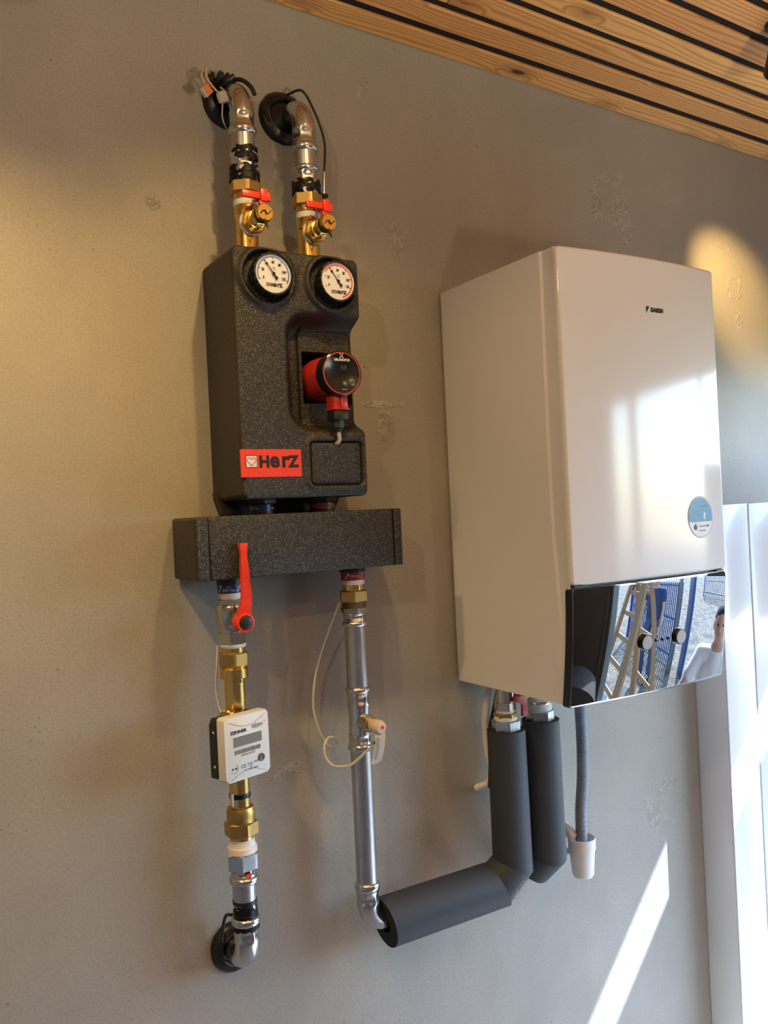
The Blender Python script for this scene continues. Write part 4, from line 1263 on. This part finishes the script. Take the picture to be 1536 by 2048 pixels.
def curved(x0, x1, z0, z1, yf, th, nx, nz, rad=.006, edge=.004):
    """curved plate with rounded outline and softened rim"""
    bm = B(); F_, K_ = [], []
    for j in range(nz + 1):
        z = z0 + (z1 - z0) * j / nz
        rf, rk = [], []
        for i in range(nx + 1):
            x = x0 + (x1 - x0) * i / nx
            d = min(i, nx - i) / nx * (x1 - x0); dz_ = min(j, nz - j) / nz * (z1 - z0)
            ex = max(0, rad - d); ez = max(0, rad - dz_)
            xx_, zz_ = x, z
            if ex > 0 and ez > 0:
                # pull the corner in
                k_ = math.hypot(ex, ez)
                if k_ > rad:
                    sx_ = 1 if x < (x0 + x1) / 2 else -1; sz_ = 1 if z < (z0 + z1) / 2 else -1
                    xx_ += sx_ * ex * (1 - rad / k_); zz_ += sz_ * ez * (1 - rad / k_)
            m_ = min(d, dz_)
            yy = yf(xx_, zz_) + (edge - math.sqrt(max(0, edge ** 2 - (edge - m_) ** 2)) if m_ < edge else 0)
            rf.append(bm.verts.new((xx_, yy, zz_))); rk.append(bm.verts.new((xx_, yf(xx_, zz_) + th, zz_)))
        F_.append(rf); K_.append(rk)
    for j in range(nz):
        for i in range(nx):
            bm.faces.new((F_[j][i], F_[j][i + 1], F_[j + 1][i + 1], F_[j + 1][i]))
            bm.faces.new((K_[j][i], K_[j + 1][i], K_[j + 1][i + 1], K_[j][i + 1]))
    def bd(G): return [G[0][i] for i in range(nx + 1)] + [G[j][nx] for j in range(1, nz + 1)] + [G[nz][i] for i in range(nx - 1, -1, -1)] + [G[j][0] for j in range(nz - 1, 0, -1)]
    a, b = bd(F_), bd(K_)
    for i in range(len(a)): bm.faces.new((a[i], b[i], b[(i + 1) % len(a)], a[(i + 1) % len(a)]))
    return bm
put('front_door', curved(.0015, .4400, ZS + .0015, HB, ydoor, .0085, 176, 200, .008, .0030), M['door_enamel'], t, angle=60)
# recess strip between door and mirror, with its clips
bm = B(); box(bm, .012, .428, -.3600, -.350, ZS - .006, ZS + .012); put('shadow_gap', bm, M['trim_black'], t)
for x_ in (.016, .416):
    bm = B(); box(bm, x_ - .012, x_ + .012, ydoor(x_, 0) - .0005, -.360, ZS - .0016, ZS + .0010); put('clip', bm, M['trim_black'], t)
mp = put('panel_frame', curved(-.0005, .4400, -.0050, .2170, lambda x, z: ymir(x, z) + .0015, .0135, 88, 48, .008, .0006), M['trim_black'], t, angle=50, label='black frame of the mirrored panel')
put('mirror_panel', curved(.0020, .4397, -.0040, .2163, ymir, .004, 220, 120, .007, .0006), M['mirror'], mp, angle=60, label='mirror-finish lower panel')
def conf(x_, z_, eps=.0006):
    y_ = ymir(x_, z_); s_ = (ymir(x_ + .001, z_) - ymir(x_ - .001, z_)) / .002; q_ = (ymir(x_, z_ + .001) - ymir(x_, z_ - .001)) / .002
    n = Vector((s_, -1, q_)).normalized()
    return Vector((x_, y_, z_)), n
for x_, lab_ in ((.1815, 'left'), (.2790, 'right')):
    c_, n_v = conf(x_, .0990)
    Fk = frame(c_ - n_v * .003, n_v)
    bm = B(); lathe(bm, [(.0150, 0), (.0160, .0020), (.0162, .0070), (.0156, .0086), (.0138, .0090)], Fk, 48); kb = put('knob', bm, M['black_gloss'], t)
    bm = B(); lathe(bm, [(.0138, .0088), (.0136, .0096), (.0010, .0098)], Fk, 40); put('knob_face', bm, M['grey_disc'], kb)
for x_ in (.2130, .2310, .2480):
    c_, n_v = conf(x_, .0985)
    bm = B(); lathe(bm, [(.0042, -.001), (.0042, .0008), (.0036, .0012)], frame(c_, n_v), 20); put('button', bm, M['black_gloss'], t)
c_, n_v = conf(.018, .110)
def ondoor(v, e=.0005): return Vector((v.x, ydoor(v.x, v.z) - e, v.z))
b1 = text_bm('DAIKIN', .0108, front(.2473, 0, .7400), .0002, .00085, .18, sx=1.0, fn=ondoor)
b2_ = B(); extrude_poly(b2_, [(.2168, .7325), (.2172, .7465), (.2262, .7465)], 0, .0002, front(0, 0, 0))
for v in b2_.verts: v.co = ondoor(v.co)
put('logo', join(b1, b2_), M['black_print'], t, smooth=False, label='black maker logo on the door')
# round sticker
SX, SZ, SR = .3545, .3320, .0420
def disc(r, e, z0=-9, z1=9, n=72, rin=0.0):
    bm = B(); rows = 24
    for i in range(n):
        a0, a1 = 2 * PI * i / n, 2 * PI * (i + 1) / n
        for q in range(6):
            ra, rb = rin + (r - rin) * q / 6, rin + (r - rin) * (q + 1) / 6
            ps = [Vector((SX + rr * math.cos(a), 0, SZ + rr * math.sin(a))) for rr, a in ((ra, a0), (rb, a0), (rb, a1), (ra, a1))]
            ps = [Vector((p.x, 0, min(max(p.z, SZ + z0), SZ + z1))) for p in ps]
            if max((ps[i_] - ps[j_]).length for i_ in range(4) for j_ in range(4)) < 1e-5: continue
            if ra == 0: ps = ps[1:] if False else [ps[0], ps[1], ps[2]]
            try: bm.faces.new([bm.verts.new(ondoor(p, e)) for p in ps])
            except Exception: pass
    bmesh.ops.remove_doubles(bm, verts=bm.verts, dist=1e-5)
    bmesh.ops.dissolve_degenerate(bm, edges=bm.edges, dist=1e-6)
    return bm
st = put('sticker', disc(SR, .0005), M['grey_print'], t, smooth=False, label='round blue and white sticker on the door')
put('sticker_ground', disc(SR - .0013, .0008), M['sticker_white'], st, smooth=False)
put('blue_field', disc(SR - .0026, .0011, -.0095), M['blue_sticker'], st, smooth=False)
def od(e): return lambda v: ondoor(v, e)
bb = [text_bm('SCAN ME', .0062, front(SX + .0150, 0, SZ + .0215), .0001, .0002, .1, fn=od(.0014))]
b1 = B(); 
for a, b, c, d in ((-.025, -.0245, -.003, .017), (-.0145, -.014, -.003, .017), (-.025, -.014, .0168, .0173), (-.024, -.0145, -.0030, .0045)): box(b1, SX + a, SX + b, -.0001, 0, SZ + c, SZ + d)
extrude_poly(b1, [(SX + .0085, SZ - .004), (SX + .0145, SZ - .0055), (SX + .0165, SZ + .008), (SX + .0105, SZ + .0095)], 0, .0001, front(0, 0, 0))
tube(b1, spline([(SX - .018, 0, SZ - .0075), (SX - .015, 0, SZ - .0125), (SX - .008, 0, SZ - .0165), (SX + .001, 0, SZ - .0165)], 6), .0005, 4)
extrude_poly(b1, [(SX - .0205, SZ - .0052), (SX - .0150, SZ - .0085), (SX - .0185, SZ - .0115)], 0, .0001, front(0, 0, 0))
for v in b1.verts: v.co = ondoor(v.co, .0013)
bb.append(b1)
put('sticker_symbols', join(*bb), M['white_print'], st, smooth=False)
put('sticker_lettering', join(text_bm('STAND BY', .0056, front(SX + .0035, 0, SZ - .0190), .0001, 0, .15, sx=.85, fn=od(.0014)), text_bm('ME', .0060, front(SX + .0220, 0, SZ - .0185), .0001, .0003, .15, sx=.9, fn=od(.0014)),
                              text_bm('standbyme.daikin.eu', .0030, front(SX + .004, 0, SZ - .0275), .0001, .0001, fn=od(.0014))), M['grey_print'], st, smooth=False)
b1 = B(); pts = [(-.0190 + .0055 * math.sin(a) * (1 if math.cos(a) < .2 else (1 - math.cos(a)) * 1.25), -.0205 - .0065 * math.cos(a + PI) * (1.25 if math.cos(a) > 0 else .8)) for a in [2 * PI * i / 28 for i in range(28)]]
extrude_poly(b1, [(SX + p[0], SZ + p[1]) for p in pts][::-1], 0, .0001, front(0, 0, 0))
for v in b1.verts: v.co = ondoor(v.co, .0013)
put('drop_symbol', b1, simple('slate_blue_print', (.10, .16, .34), .4), st, smooth=False)

# ---- connections under the boiler
P1 = Col(.0425, -.110, -.1069, 1470, .0010514)
P2 = Col(.1380, -.110, -.0911, 1440, .0010847)
t = thing('boiler_valve', (P1.x, P1.y, P1.z(1467)), 'nickel stop valve with dark red handle under the boiler, left of two', 'valve')
bm = B(); lathe(bm, [(.0200, P1.z(1412)), (.0215, P1.z(1404)), (.0195, P1.z(1396)), (.0190, .0005)], P1.T, 40); put('valve_body', bm, M['nickel'], t)
P1.hex('hex_end', 1406, 1424, .0240, 'nickel', t, .2)
P1.cyl('sealing_ring', 1422, 1430, .0200, 'ptfe', t)
P1.hex('brass_nut', 1428, 1439, .0250, 'brass', t, .4)
P1.cyl('sealing_tape', 1436, 1448, .0245, 'ptfe', t, .0238)
P1.hex('hex_nut', 1443, 1474, .0310, 'chrome_nut', t, .1)
bm = B(); extrude_poly(bm, [(-.006, -.010), (.004, .012), (.018, .008), (.026, -.004), (.031, -.012), (.034, -.042), (.028, -.046), (.018, -.044), (.019, -.020), (.010, -.014)][::-1], 0, .006, front(P1.x + .004, -.134, -.022), bev=.001)
put('red_handle', bm, M['red_band'], t)
bm = B(); lathe(bm, [(.0060, 0), (.0060, .012), (.0050, .013)], frame((P1.x + .024, -.138, -.018), (-.25, -.95, 0)), 20); put('drain_nipple', bm, M['brass'], t)
t = thing('boiler_union', (P2.x, P2.y, P2.z(1450)), 'bare nickel union and steel hex nut under the boiler, right of the red-handled valve', 'pipe fitting')
bm = B(); lathe(bm, [(.0235, P2.z(1414)), (.0262, P2.z(1410)), (.0262, P2.z(1404)), (.0210, P2.z(1398)), (.0200, .0005)], P2.T, 40); put('union_body', bm, M['nickel'], t)
P2.cyl('sealing_tape', 1409, 1428, .0250, 'ptfe', t, .0262)
P2.hex('hex_nut', 1423, 1454, .0310, 'chrome_nut', t, .35)

def foam_tube(name, pts, radii, par, cuts=(None, None), bore=.021, label=None):
    """straight foam sleeve; ends may be mitred: cuts = plane normals at both ends"""
    a, b = Vector(pts[0]), Vector(pts[1]); d = (b - a).normalized()
    q = d.to_track_quat('Z', 'Y').to_matrix()
    bm = B(); seg = 48; rings = []
    def end(p, nn, r):
        out = []
        for i in range(seg):
            an = 2 * PI * i / seg
            v = p + q @ Vector((r * math.cos(an), r * math.sin(an), 0))
            if nn is not None:
                nn_ = Vector(nn); s_ = (p - v).dot(nn_) / d.dot(nn_); v = v + d * s_
            out.append(bm.verts.new(v))
        return out
    o0, o1 = end(a, cuts[0], radii[0]), end(b, cuts[1], radii[1])
    i0, i1 = end(a, cuts[0], bore), end(b, cuts[1], bore)
    for i in range(seg):
        j = (i + 1) % seg
        bm.faces.new((o0[i], o0[j], o1[j], o1[i])).material_index = 0
        bm.faces.new((i0[i], i1[i], i1[j], i0[j])).material_index = 1
        bm.faces.new((o0[i], i0[i], i0[j], o0[j])).material_index = 1
        bm.faces.new((o1[i], o1[j], i1[j], i1[i])).material_index = 1
    return put(name, bm, [M['foam'], M['foam_cut']], par, angle=40, label=label)
t = thing('pipe_insulation', (P1.x, P1.y, -.42), 'dark grey foam insulation elbowed left towards the steel pipe', 'pipe insulation', 'grey foam pipe insulation')
V0 = Vector((P1.x, -.110, P1.z(1463))); V1 = Vector((P1.x + .001, -.110, -.3760)); V2 = Vector((.0080, -.098, ZH + .001)); V3 = Vector((-.2580, RL.y - .004, ZH - .008))
def bis(a, b, c): return ((b - a).normalized() + (c - b).normalized()).normalized()
foam_tube('vertical_sleeve', (V0, V1), (.0400, .0415), t, (None, bis(V0, V1, V2)))
foam_tube('elbow_sleeve', (V1, V2), (.0418, .0440), t, (bis(V0, V1, V2), bis(V1, V2, V3)))
foam_tube('horizontal_sleeve', (V2, V3), (.0470, .0475), t, (bis(V1, V2, V3), Vector((-1, .0, -.14))))
bm = B(); tube(bm, [V0 + Vector((0, 0, -.003)), V1, V2, V3 + Vector((.03, 0, 0))], .0195, 24); put('inner_pipe', bm, M['steel'], t)
put('chalk_mark', text_bm('ME-16', .016, Matrix.Translation(V1 + Vector((-.018, -.0395, -.036))) @ front(0, 0, 0) @ Matrix.Rotation(.85, 4, 'Z'), .0004), simple('pale_chalk', (.22, .22, .22), .9), t, smooth=False)
t = thing('pipe_insulation', (P2.x, P2.y, -.42), 'dark grey foam insulation turning back into the wall under the boiler', 'pipe insulation', 'grey foam pipe insulation')
W0 = Vector((P2.x, -.110, P2.z(1443))); W1 = Vector((P2.x + .002, -.110, -.3760)); W2 = Vector((P2.x + .002, -.078, -.4080)); W3 = Vector((P2.x + .002, -.001, -.4080))
foam_tube('vertical_sleeve', (W0, W1), (.0405, .0410), t, (None, bis(W0, W1, W2)))
foam_tube('elbow_sleeve', (W1, W2), (.0410, .0410), t, (bis(W0, W1, W2), bis(W1, W2, W3)))
foam_tube('wall_sleeve_end', (W2, W3), (.0410, .0410), t, (bis(W1, W2, W3), None))
bm = B(); tube(bm, [W0 + Vector((0, 0, -.003)), W1], .0195, 24); put('inner_pipe', bm, M['steel'], t)

t = thing('drain_hose', (.2370, -.110, -.40), 'grey blue corrugated drain hose hanging from the boiler into a white cup', 'hose')
pth = spline([(.252, -.110, .002), (.2560, -.110, -.075), (.2575, -.110, -.160), (.2535, -.110, -.240), (.2440, -.110, -.310), (.2415, -.110, -.385), (.2415, -.110, -.410)], 150)
bm = B(); tube(bm, pth, .0128, 20, rfun=lambda q: .0122 + .0007 * math.sin(q * 2 * PI * 118)); put('corrugated_jacket', bm, M['hose'], t)
t = thing('drain_funnel', (.2450, -.100, -.465), 'white plastic drain cup fixed to the wall below the boiler', 'drain cup')
CU = Matrix.Translation((.2455, -.106, 0))
bm = B(); lathe(bm, [(.016, -.4590), (.0205, -.4580), (.0240, -.4520), (.0282, -.3980), (.0302, -.3965), (.0308, -.3740), (.0308, -.3715), (.0292, -.3715), (.0285, -.3800), (.0225, -.4500), (.001, -.4510)], CU, 56, True, True)
put('cup', bm, M['white_plastic'], t)
bm = B(); tube(bm, spline([(.2280, -.100, -.372), (.2220, -.082, -.352), (.2150, -.050, -.345), (.2100, -.020, -.352), (.2080, -.0005, -.358)]), .0120, 20); put('outlet_arm', bm, M['white_plastic'], t)
bm = B(); tube(bm, spline([(.2200, -.082, -.400), (.2080, -.060, -.425), (.2060, -.030, -.430), (.206, -.0005, -.430)]), .0110, 20); lathe(bm, [(.020, 0), (.020, .004)], frame((.206, 0, -.430), (0, -1, 0)), 32)
put('wall_spigot', bm, M['white_plastic'], t)

t = thing('cable_conduit', (.04, -.02, -.24), 'white cable conduit curving out of the wall up behind the left foam tube', 'conduit')
bm = B(); tube(bm, spline([(.064, -.045, .001), (.056, -.035, -.040), (.0500, -.030, -.100), (.0530, -.030, -.165), (.0600, -.032, -.200), (.0560, -.022, -.232), (.0400, .002, -.246)]), .0080, 16)
put('conduit_tube', bm, M['white_plastic'], t)
bm = B(); tube(bm, spline([(.078, -.052, .001), (.070, -.045, -.050), (.058, -.038, -.110), (.055, -.035, -.19), (.055, -.03, -.24)]), .0045, 12); put('black_lead', bm, M['black_cable'], t)

# ------------------------------------------------------------------ outside, seen only in the mirrored panel
GZ = -2.0
def mat_gravel():
    t = NT('gravel_and_paving')
    o = t.obj
    v = t.vor(o, 38, 'F1', 'Color'); sp = t.n('ShaderNodeSeparateColor'); t.L(v, sp.inputs[0])
    n = t.noise(o, 3, 5, .65)
    g = t.mix(sp.outputs[0], (.090, .074, .050), (.29, .240, .165))
    g = t.mix(t.ramp(n, [(.45, 0), (.6, 1)]), g, (.09, .08, .065))
    bk = t.n('ShaderNodeTexBrick'); t.L(t.mapping(o, (1, 1, 1), rot=(0, 0, .6)), bk.inputs['Vector'])
    bk.inputs['Color1'].default_value = (.22, .23, .20, 1); bk.inputs['Color2'].default_value = (.19, .205, .175, 1); bk.inputs['Mortar'].default_value = (.12, .13, .11, 1)
    bk.inputs['Scale'].default_value = 3.2; bk.inputs['Mortar Size'].default_value = .02
    sep = t.n('ShaderNodeSeparateXYZ'); t.L(o, sep.inputs[0])
    far = t.math('GREATER_THAN', t.math('ADD', sep.outputs[0], t.math('MULTIPLY', n, 1.2)), 8.3)
    c = t.mix(far, g, bk.outputs[0])
    t.bump(t.vor(o, 38, 'F1'), .8, .02)
    return t.set(c, .9, 0)
bm = B(); box(bm, XR + .0, 34, -34, 10, GZ - .2, GZ)
structure('ground', bm, mat_gravel(), (10, -5, GZ), smooth=False)
bm = B(); box(bm, XL - .3, XR + .30, YB - .3, .25, GZ, FLOOR - .151)
structure('foundation', bm, M['floor'], (0, 0, GZ), smooth=False)
bpy.data.objects['foundation'].name = 'trim_3'

M['blue_paint'] = simple('blue_fence_paint', (.020, .055, .19), .45)
M['ladder_wood'] = simple('pale_ladder_wood', (.40, .235, .115), .6, 0, .2, 12)
def polar(az, dist, z, ox=.25, oy=-.385):
    a = math.radians(az); return Vector((ox + dist * math.sin(a), oy - dist * math.cos(a), z))
def fence(p0, p1, z0, z1, n, label):
    p0, p1 = Vector(p0), Vector(p1)
    t = thing('steel_fence', ((p0.x + p1.x) / 2, (p0.y + p1.y) / 2, z0), label, 'fence', 'blue steel fences outside')
    for i in range(n + 1):
        p = p0.lerp(p1, i / n)
        bm = B(); tube(bm, [(p.x, p.y, z0), (p.x, p.y, z1)], .03 if i in (0, n) else .016, 8)
        put('post' if i in (0, n) else 'bar', bm, M['blue_paint'], t)
    for z in (z0 + .15, z1 - .08, (z0 + z1) / 2):
        bm = B(); tube(bm, [(p0.x, p0.y, z), (p1.x, p1.y, z)], .022, 8); put('rail', bm, M['blue_paint'], t)
a_, b_ = polar(43, 7.0, GZ), polar(56, 5.6, GZ)
fence(a_, b_, GZ, GZ + 1.5, 30, 'blue barred fence panel behind the ladder, seen in the mirrored panel')
a_, b_ = polar(62, 12.5, GZ), polar(70, 11.5, GZ)
fence(a_, b_, GZ, GZ + 1.3, 16, 'far blue barred fence on the paving, seen in the mirrored panel')
bm = B(); c_ = polar(59.0, 5.4, GZ); box(bm, -.22, .22, -.03, .03, 0, 1.7, .004, M=Matrix.Translation(c_) @ Matrix.Rotation(-.8, 4, 'Z'))
single('blue_board', bm, M['blue_paint'], c_, 'upright blue board at the end of the near fence, seen in the mirrored panel', 'board', smooth=False)
bm = B(); c_ = polar(55.6, 5.4, GZ); box(bm, -.10, .10, -.03, .03, 0, 1.7, .004, M=Matrix.Translation(c_) @ Matrix.Rotation(-.8, 4, 'Z'))
single('white_board', bm, M['alu'], c_, 'upright pale board beside the blue board, seen in the mirrored panel', 'board', smooth=False)

# step ladder
lt = thing('step_ladder', polar(44.5, 3.3, GZ), 'pale wooden step ladder standing outside, seen in the mirrored panel', 'ladder')
Lc = polar(44.5, 3.3, GZ); LA = math.radians(44 + 58); side = Vector((math.cos(LA), math.sin(LA), 0)); dep = Vector((math.sin(LA), -math.cos(LA), 0))
top = 1.95
rails = []
for s_ in (-1, 1):
    for f_ in (-1, 1):
        a = Lc + side * s_ * .34 + dep * f_ * .45; b = Lc + side * s_ * .17 + dep * f_ * .03; a.z = GZ; b.z = GZ + top
        Mx = frame(a, b - a); L_ = (b - a).length
        bm = B(); box(bm, -.050, .050, -.028, .028, 0, L_, .003, M=Mx); put('rail', bm, M['ladder_wood'], lt, smooth=False); rails.append((s_, f_, a, b))
for i in range(1, 7):
    q = i / 7
    for f_ in (-1, 1):
        if f_ == 1 and i % 2: continue
        A_ = [r_ for r_ in rails if r_[1] == f_]; p = A_[0][2].lerp(A_[0][3], q); r_ = A_[1][2].lerp(A_[1][3], q)
        bm = B(); Mx = frame(p, r_ - p); box(bm, -.010, .010, -.030, .030, 0, (r_ - p).length, .002, M=Mx); put('step', bm, M['ladder_wood'], lt, smooth=False)

# low dark padded stool inside, seen at the lower left of the mirrored panel
M['brown'] = simple('dark_brown_leather', (.030, .020, .013), .9)
cp = polar(33, 1.95, FLOOR, .02, -.36)
t = thing('padded_stool', (cp.x, cp.y, FLOOR), 'low dark brown rounded padded stool inside the room, in the mirrored panel corner', 'stool')
Rz = Matrix.Translation((cp.x, cp.y, FLOOR)) @ Matrix.Rotation(math.radians(33), 4, 'Z')
bm = B(); extrude_poly(bm, [(-.24, .06), (.24, .06)] + [(.24 * math.cos(a), .30 + .14 * math.sin(a)) for a in [PI * i / 14 for i in range(15)]], -.2, .2, Rz @ front(0, 0, 0), bev=.02); put('cushion', bm, M['brown'], t)
for sx_ in (-.18, .18):
    for sy_ in (-.14, .14):
        bm = B(); tube(bm, [Rz @ Vector((sx_, sy_, 0)), Rz @ Vector((sx_, sy_, .08))], [.018, .022], 10); put('leg', bm, M['trim_black'], t)

# ---- people seen in the mirrored panel
M['skin'] = simple('skin', (.52, .31, .22), .5, 0, .05, 20)
M['hair'] = simple('short_dark_hair', (.03, .02, .015), .8)
M['tshirt'] = simple('white_cotton', (.74, .74, .74), .8, 0, .02, 30, .1)
M['jeans'] = simple('blue_denim', (.055, .085, .16), .8, 0, .15, 120, .2)
M['navy'] = simple('dark_blue_cotton', (.03, .05, .13), .85, 0, .05, 30, .1)
M['shoe'] = simple('dark_shoe', (.03, .03, .03), .6)

def capsule(bm, a, b, ra, rb, seg=14):
    a, b = Vector(a), Vector(b); d = (b - a).normalized()
    pts, rr = [], []
    for i in range(5): q = PI / 2 * i / 4; pts.append(a - d * ra * math.cos(q)); rr.append(max(.0008, ra * math.sin(q)))
    for i in range(1, 6): q = i / 6; pts.append(a.lerp(b, q)); rr.append(ra + (rb - ra) * q)
    for i in range(5): q = PI / 2 * i / 4; pts.append(b + d * rb * math.sin(q)); rr.append(max(.0008, rb * math.cos(q)))
    tube(bm, pts, rr, seg)
def ell(bm, c, r, M_=None):
    r_ = bmesh.ops.create_uvsphere(bm, u_segments=20, v_segments=14, radius=1.0)
    for v in r_['verts']: v.co = Vector((v.co.x * r[0], v.co.y * r[1], v.co.z * r[2])) + Vector(c)

def remesh(o, size):
    m = o.modifiers.new('remesh', 'REMESH'); m.mode = 'VOXEL'; m.voxel_size = size; m.use_smooth_shade = True
    s_ = o.modifiers.new('smooth', 'SMOOTH'); s_.iterations = 6; s_.factor = .5

def person(base, facing, J, label, shirt, trousers, headturn=0.0):
    """J: joints in body coordinates (x right of the figure, y forward, z up)"""
    t = thing('person', base, label, 'person')
    Rm = Matrix.Translation(base) @ Matrix.Rotation(facing, 4, 'Z')
    H = J['head']
    def hand(bm, wr_, dirv, s_):
        d = Vector(dirv).normalized(); w0 = Vector(wr_)
        sd = d.cross(Vector((0, 1, 0))); sd = sd.normalized() if sd.length > .1 else Vector((1, 0, 0))
        up_ = sd.cross(d).normalized()
        palm = w0 + d * .05
        for q in (-1.5, -.5, .5, 1.5): capsule(bm, w0 + sd * q * .010, palm + sd * q * .018 + d * .03, .014, .012, 8)
        for q, l_ in ((-1.5, .060), (-.5, .074), (.5, .078), (1.5, .070)):
            k0 = palm + sd * q * .019 + d * .035; k1 = k0 + (d * .85 + up_ * .3) * l_ * .55; k2 = k1 + (d * .6 + up_ * .7) * l_ * .45
            capsule(bm, k0, k1, .0088, .0082, 8); capsule(bm, k1, k2, .0082, .0072, 8)
        k0 = w0 + d * .02 + sd * s_ * .028; k1 = k0 + (d * .6 + sd * s_ * .7) * .038; k2 = k1 + (d * .9 + sd * s_ * .2) * .028
        capsule(bm, k0, k1, .012, .010, 8); capsule(bm, k1, k2, .010, .008, 8)
    bm = B()
    ell(bm, H, (.076, .096, .118)); ell(bm, H + Vector((0, .02, -.055)), (.055, .066, .058))
    capsule(bm, H + Vector((0, .098, .002)), H + Vector((0, .112, -.022)), .007, .013, 8)          # nose
    for s_ in (-1, 1): ell(bm, H + Vector((s_ * .078, -.005, -.01)), (.012, .022, .033))
    capsule(bm, H + Vector((-.02, .088, -.058)), H + Vector((.02, .088, -.058)), .007, .007, 8)       # lips
    capsule(bm, H + Vector((0, -.02, -.08)), J['neck'], .054, .060)
    capsule(bm, J['neck'], J['chest'], .085, .125)
    capsule(bm, J['chest'] + Vector((-.07, 0, .02)), J['hips'] + Vector((-.06, 0, 0)), .105, .105); capsule(bm, J['chest'] + Vector((.07, 0, .02)), J['hips'] + Vector((.06, 0, 0)), .105, .105)
    for s_, k_ in ((-1, 'l'), (1, 'r')):
        sh, el_, wr_ = J['sh' + k_], J['el' + k_], J['wr' + k_]
        capsule(bm, J['neck'] + Vector((s_ * .04, 0, -.04)), sh, .050, .056); capsule(bm, sh, el_, .050, .038); capsule(bm, el_, wr_, .037, .026)
        hand(bm, wr_, wr_ - el_, -s_)
        hp_, kn_, an_ = J['hp' + k_], J['kn' + k_], J['an' + k_]
        capsule(bm, hp_, kn_, .082, .055); capsule(bm, kn_, an_, .053, .038); capsule(bm, an_, an_ + Vector((0, .16, -.045)), .040, .034)
    bmesh.ops.transform(bm, matrix=Rm, verts=bm.verts)
    o = put('body', bm, M['skin'], t); remesh(o, .0085)
    bm = B()
    capsule(bm, J['neck'] + Vector((0, 0, -.05)), J['chest'], .100, .140)
    for s_ in (-1, 1): capsule(bm, J['chest'] + Vector((s_ * .07, 0, .02)), J['hips'] + Vector((s_ * .065, 0, -.02)), .120, .120)
    for s_, k_ in ((-1, 'l'), (1, 'r')):
        sh, el_ = J['sh' + k_], J['el' + k_]
        capsule(bm, J['neck'] + Vector((s_ * .05, 0, -.045)), sh, .062, .068); capsule(bm, sh, sh.lerp(el_, .52), .066, .060)
    bmesh.ops.transform(bm, matrix=Rm, verts=bm.verts); o = put('shirt', bm, shirt, t); remesh(o, .011)
    bm = B()
    for s_ in (-1, 1): capsule(bm, J['hips'] + Vector((s_ * .055, 0, .02)), J['hips'] + Vector((s_ * .07, 0, -.08)), .118, .118)
    for k_ in 'lr': capsule(bm, J['hp' + k_], J['kn' + k_], .098, .072); capsule(bm, J['kn' + k_], J['an' + k_] + Vector((0, 0, .02)), .072, .060)
    bmesh.ops.transform(bm, matrix=Rm, verts=bm.verts); o = put('trousers', bm, trousers, t); remesh(o, .012)
    bm = B()
    for k_ in 'lr': capsule(bm, J['an' + k_] + Vector((0, -.03, -.045)), J['an' + k_] + Vector((0, .17, -.050)), .048, .042); 
    bmesh.ops.transform(bm, matrix=Rm, verts=bm.verts); o = put('shoes', bm, M['shoe'], t); remesh(o, .010)
    bm = B(); ell(bm, H + Vector((0, -.012, .018)), (.082, .098, .112)); 
    geom = [v for v in bm.verts if v.co.z < H.z - .01 + (v.co.y - H.y) * .6 + .02]
    bmesh.ops.delete(bm, geom=geom, context='VERTS'); bmesh.ops.transform(bm, matrix=Rm, verts=bm.verts); put('hair', bm, M['hair'], t)
    for s_ in (-1, 1):
        bm = B(); ell(bm, H + Vector((s_ * .030, .086, .012)), (.012, .008, .008)); bmesh.ops.transform(bm, matrix=Rm, verts=bm.verts); put('eye', bm, M['black_print'], t)
    return t
V_ = Vector
def joints(**k):
    J = dict(head=V_((0, .02, 1.66)), neck=V_((0, 0, 1.50)), chest=V_((0, 0, 1.30)), hips=V_((0, 0, .98)),
             shl=V_((-.185, 0, 1.44)), shr=V_((.185, 0, 1.44)), ell=V_((-.24, .02, 1.14)), elr=V_((.24, .02, 1.14)), wrl=V_((-.26, .12, .88)), wrr=V_((.26, .12, .88)),
             hpl=V_((-.095, 0, .93)), hpr=V_((.095, 0, .93)), knl=V_((-.10, .03, .50)), knr=V_((.10, .03, .50)), anl=V_((-.11, 0, .09)), anr=V_((.11, 0, .09)))
    J.update({a: V_(b) for a, b in k.items()}); return J
WP = polar(70.6, 2.00, GZ)
def face_to(p, q=(.4, -.4)): return math.atan2(q[1] - p.y, q[0] - p.x) - PI / 2
person((WP.x, WP.y, GZ), face_to(WP), joints(ell=(-.33, .16, 1.20), wrl=(-.46, .34, 1.04), elr=(.30, .14, 1.48), wrr=(.14, .20, 1.66)),
       'person in a white T-shirt seen at the right end of the mirrored panel', M['tshirt'], M['jeans'])
WP = polar(49.0, 4.9, GZ)
person((WP.x, WP.y, GZ), face_to(WP) + .5, joints(knl=(-.12, .12, .52), anl=(-.13, -.02, .09)),
       'person in blue jeans standing behind the ladder, seen in the mirrored panel', M['navy'], M['jeans'])
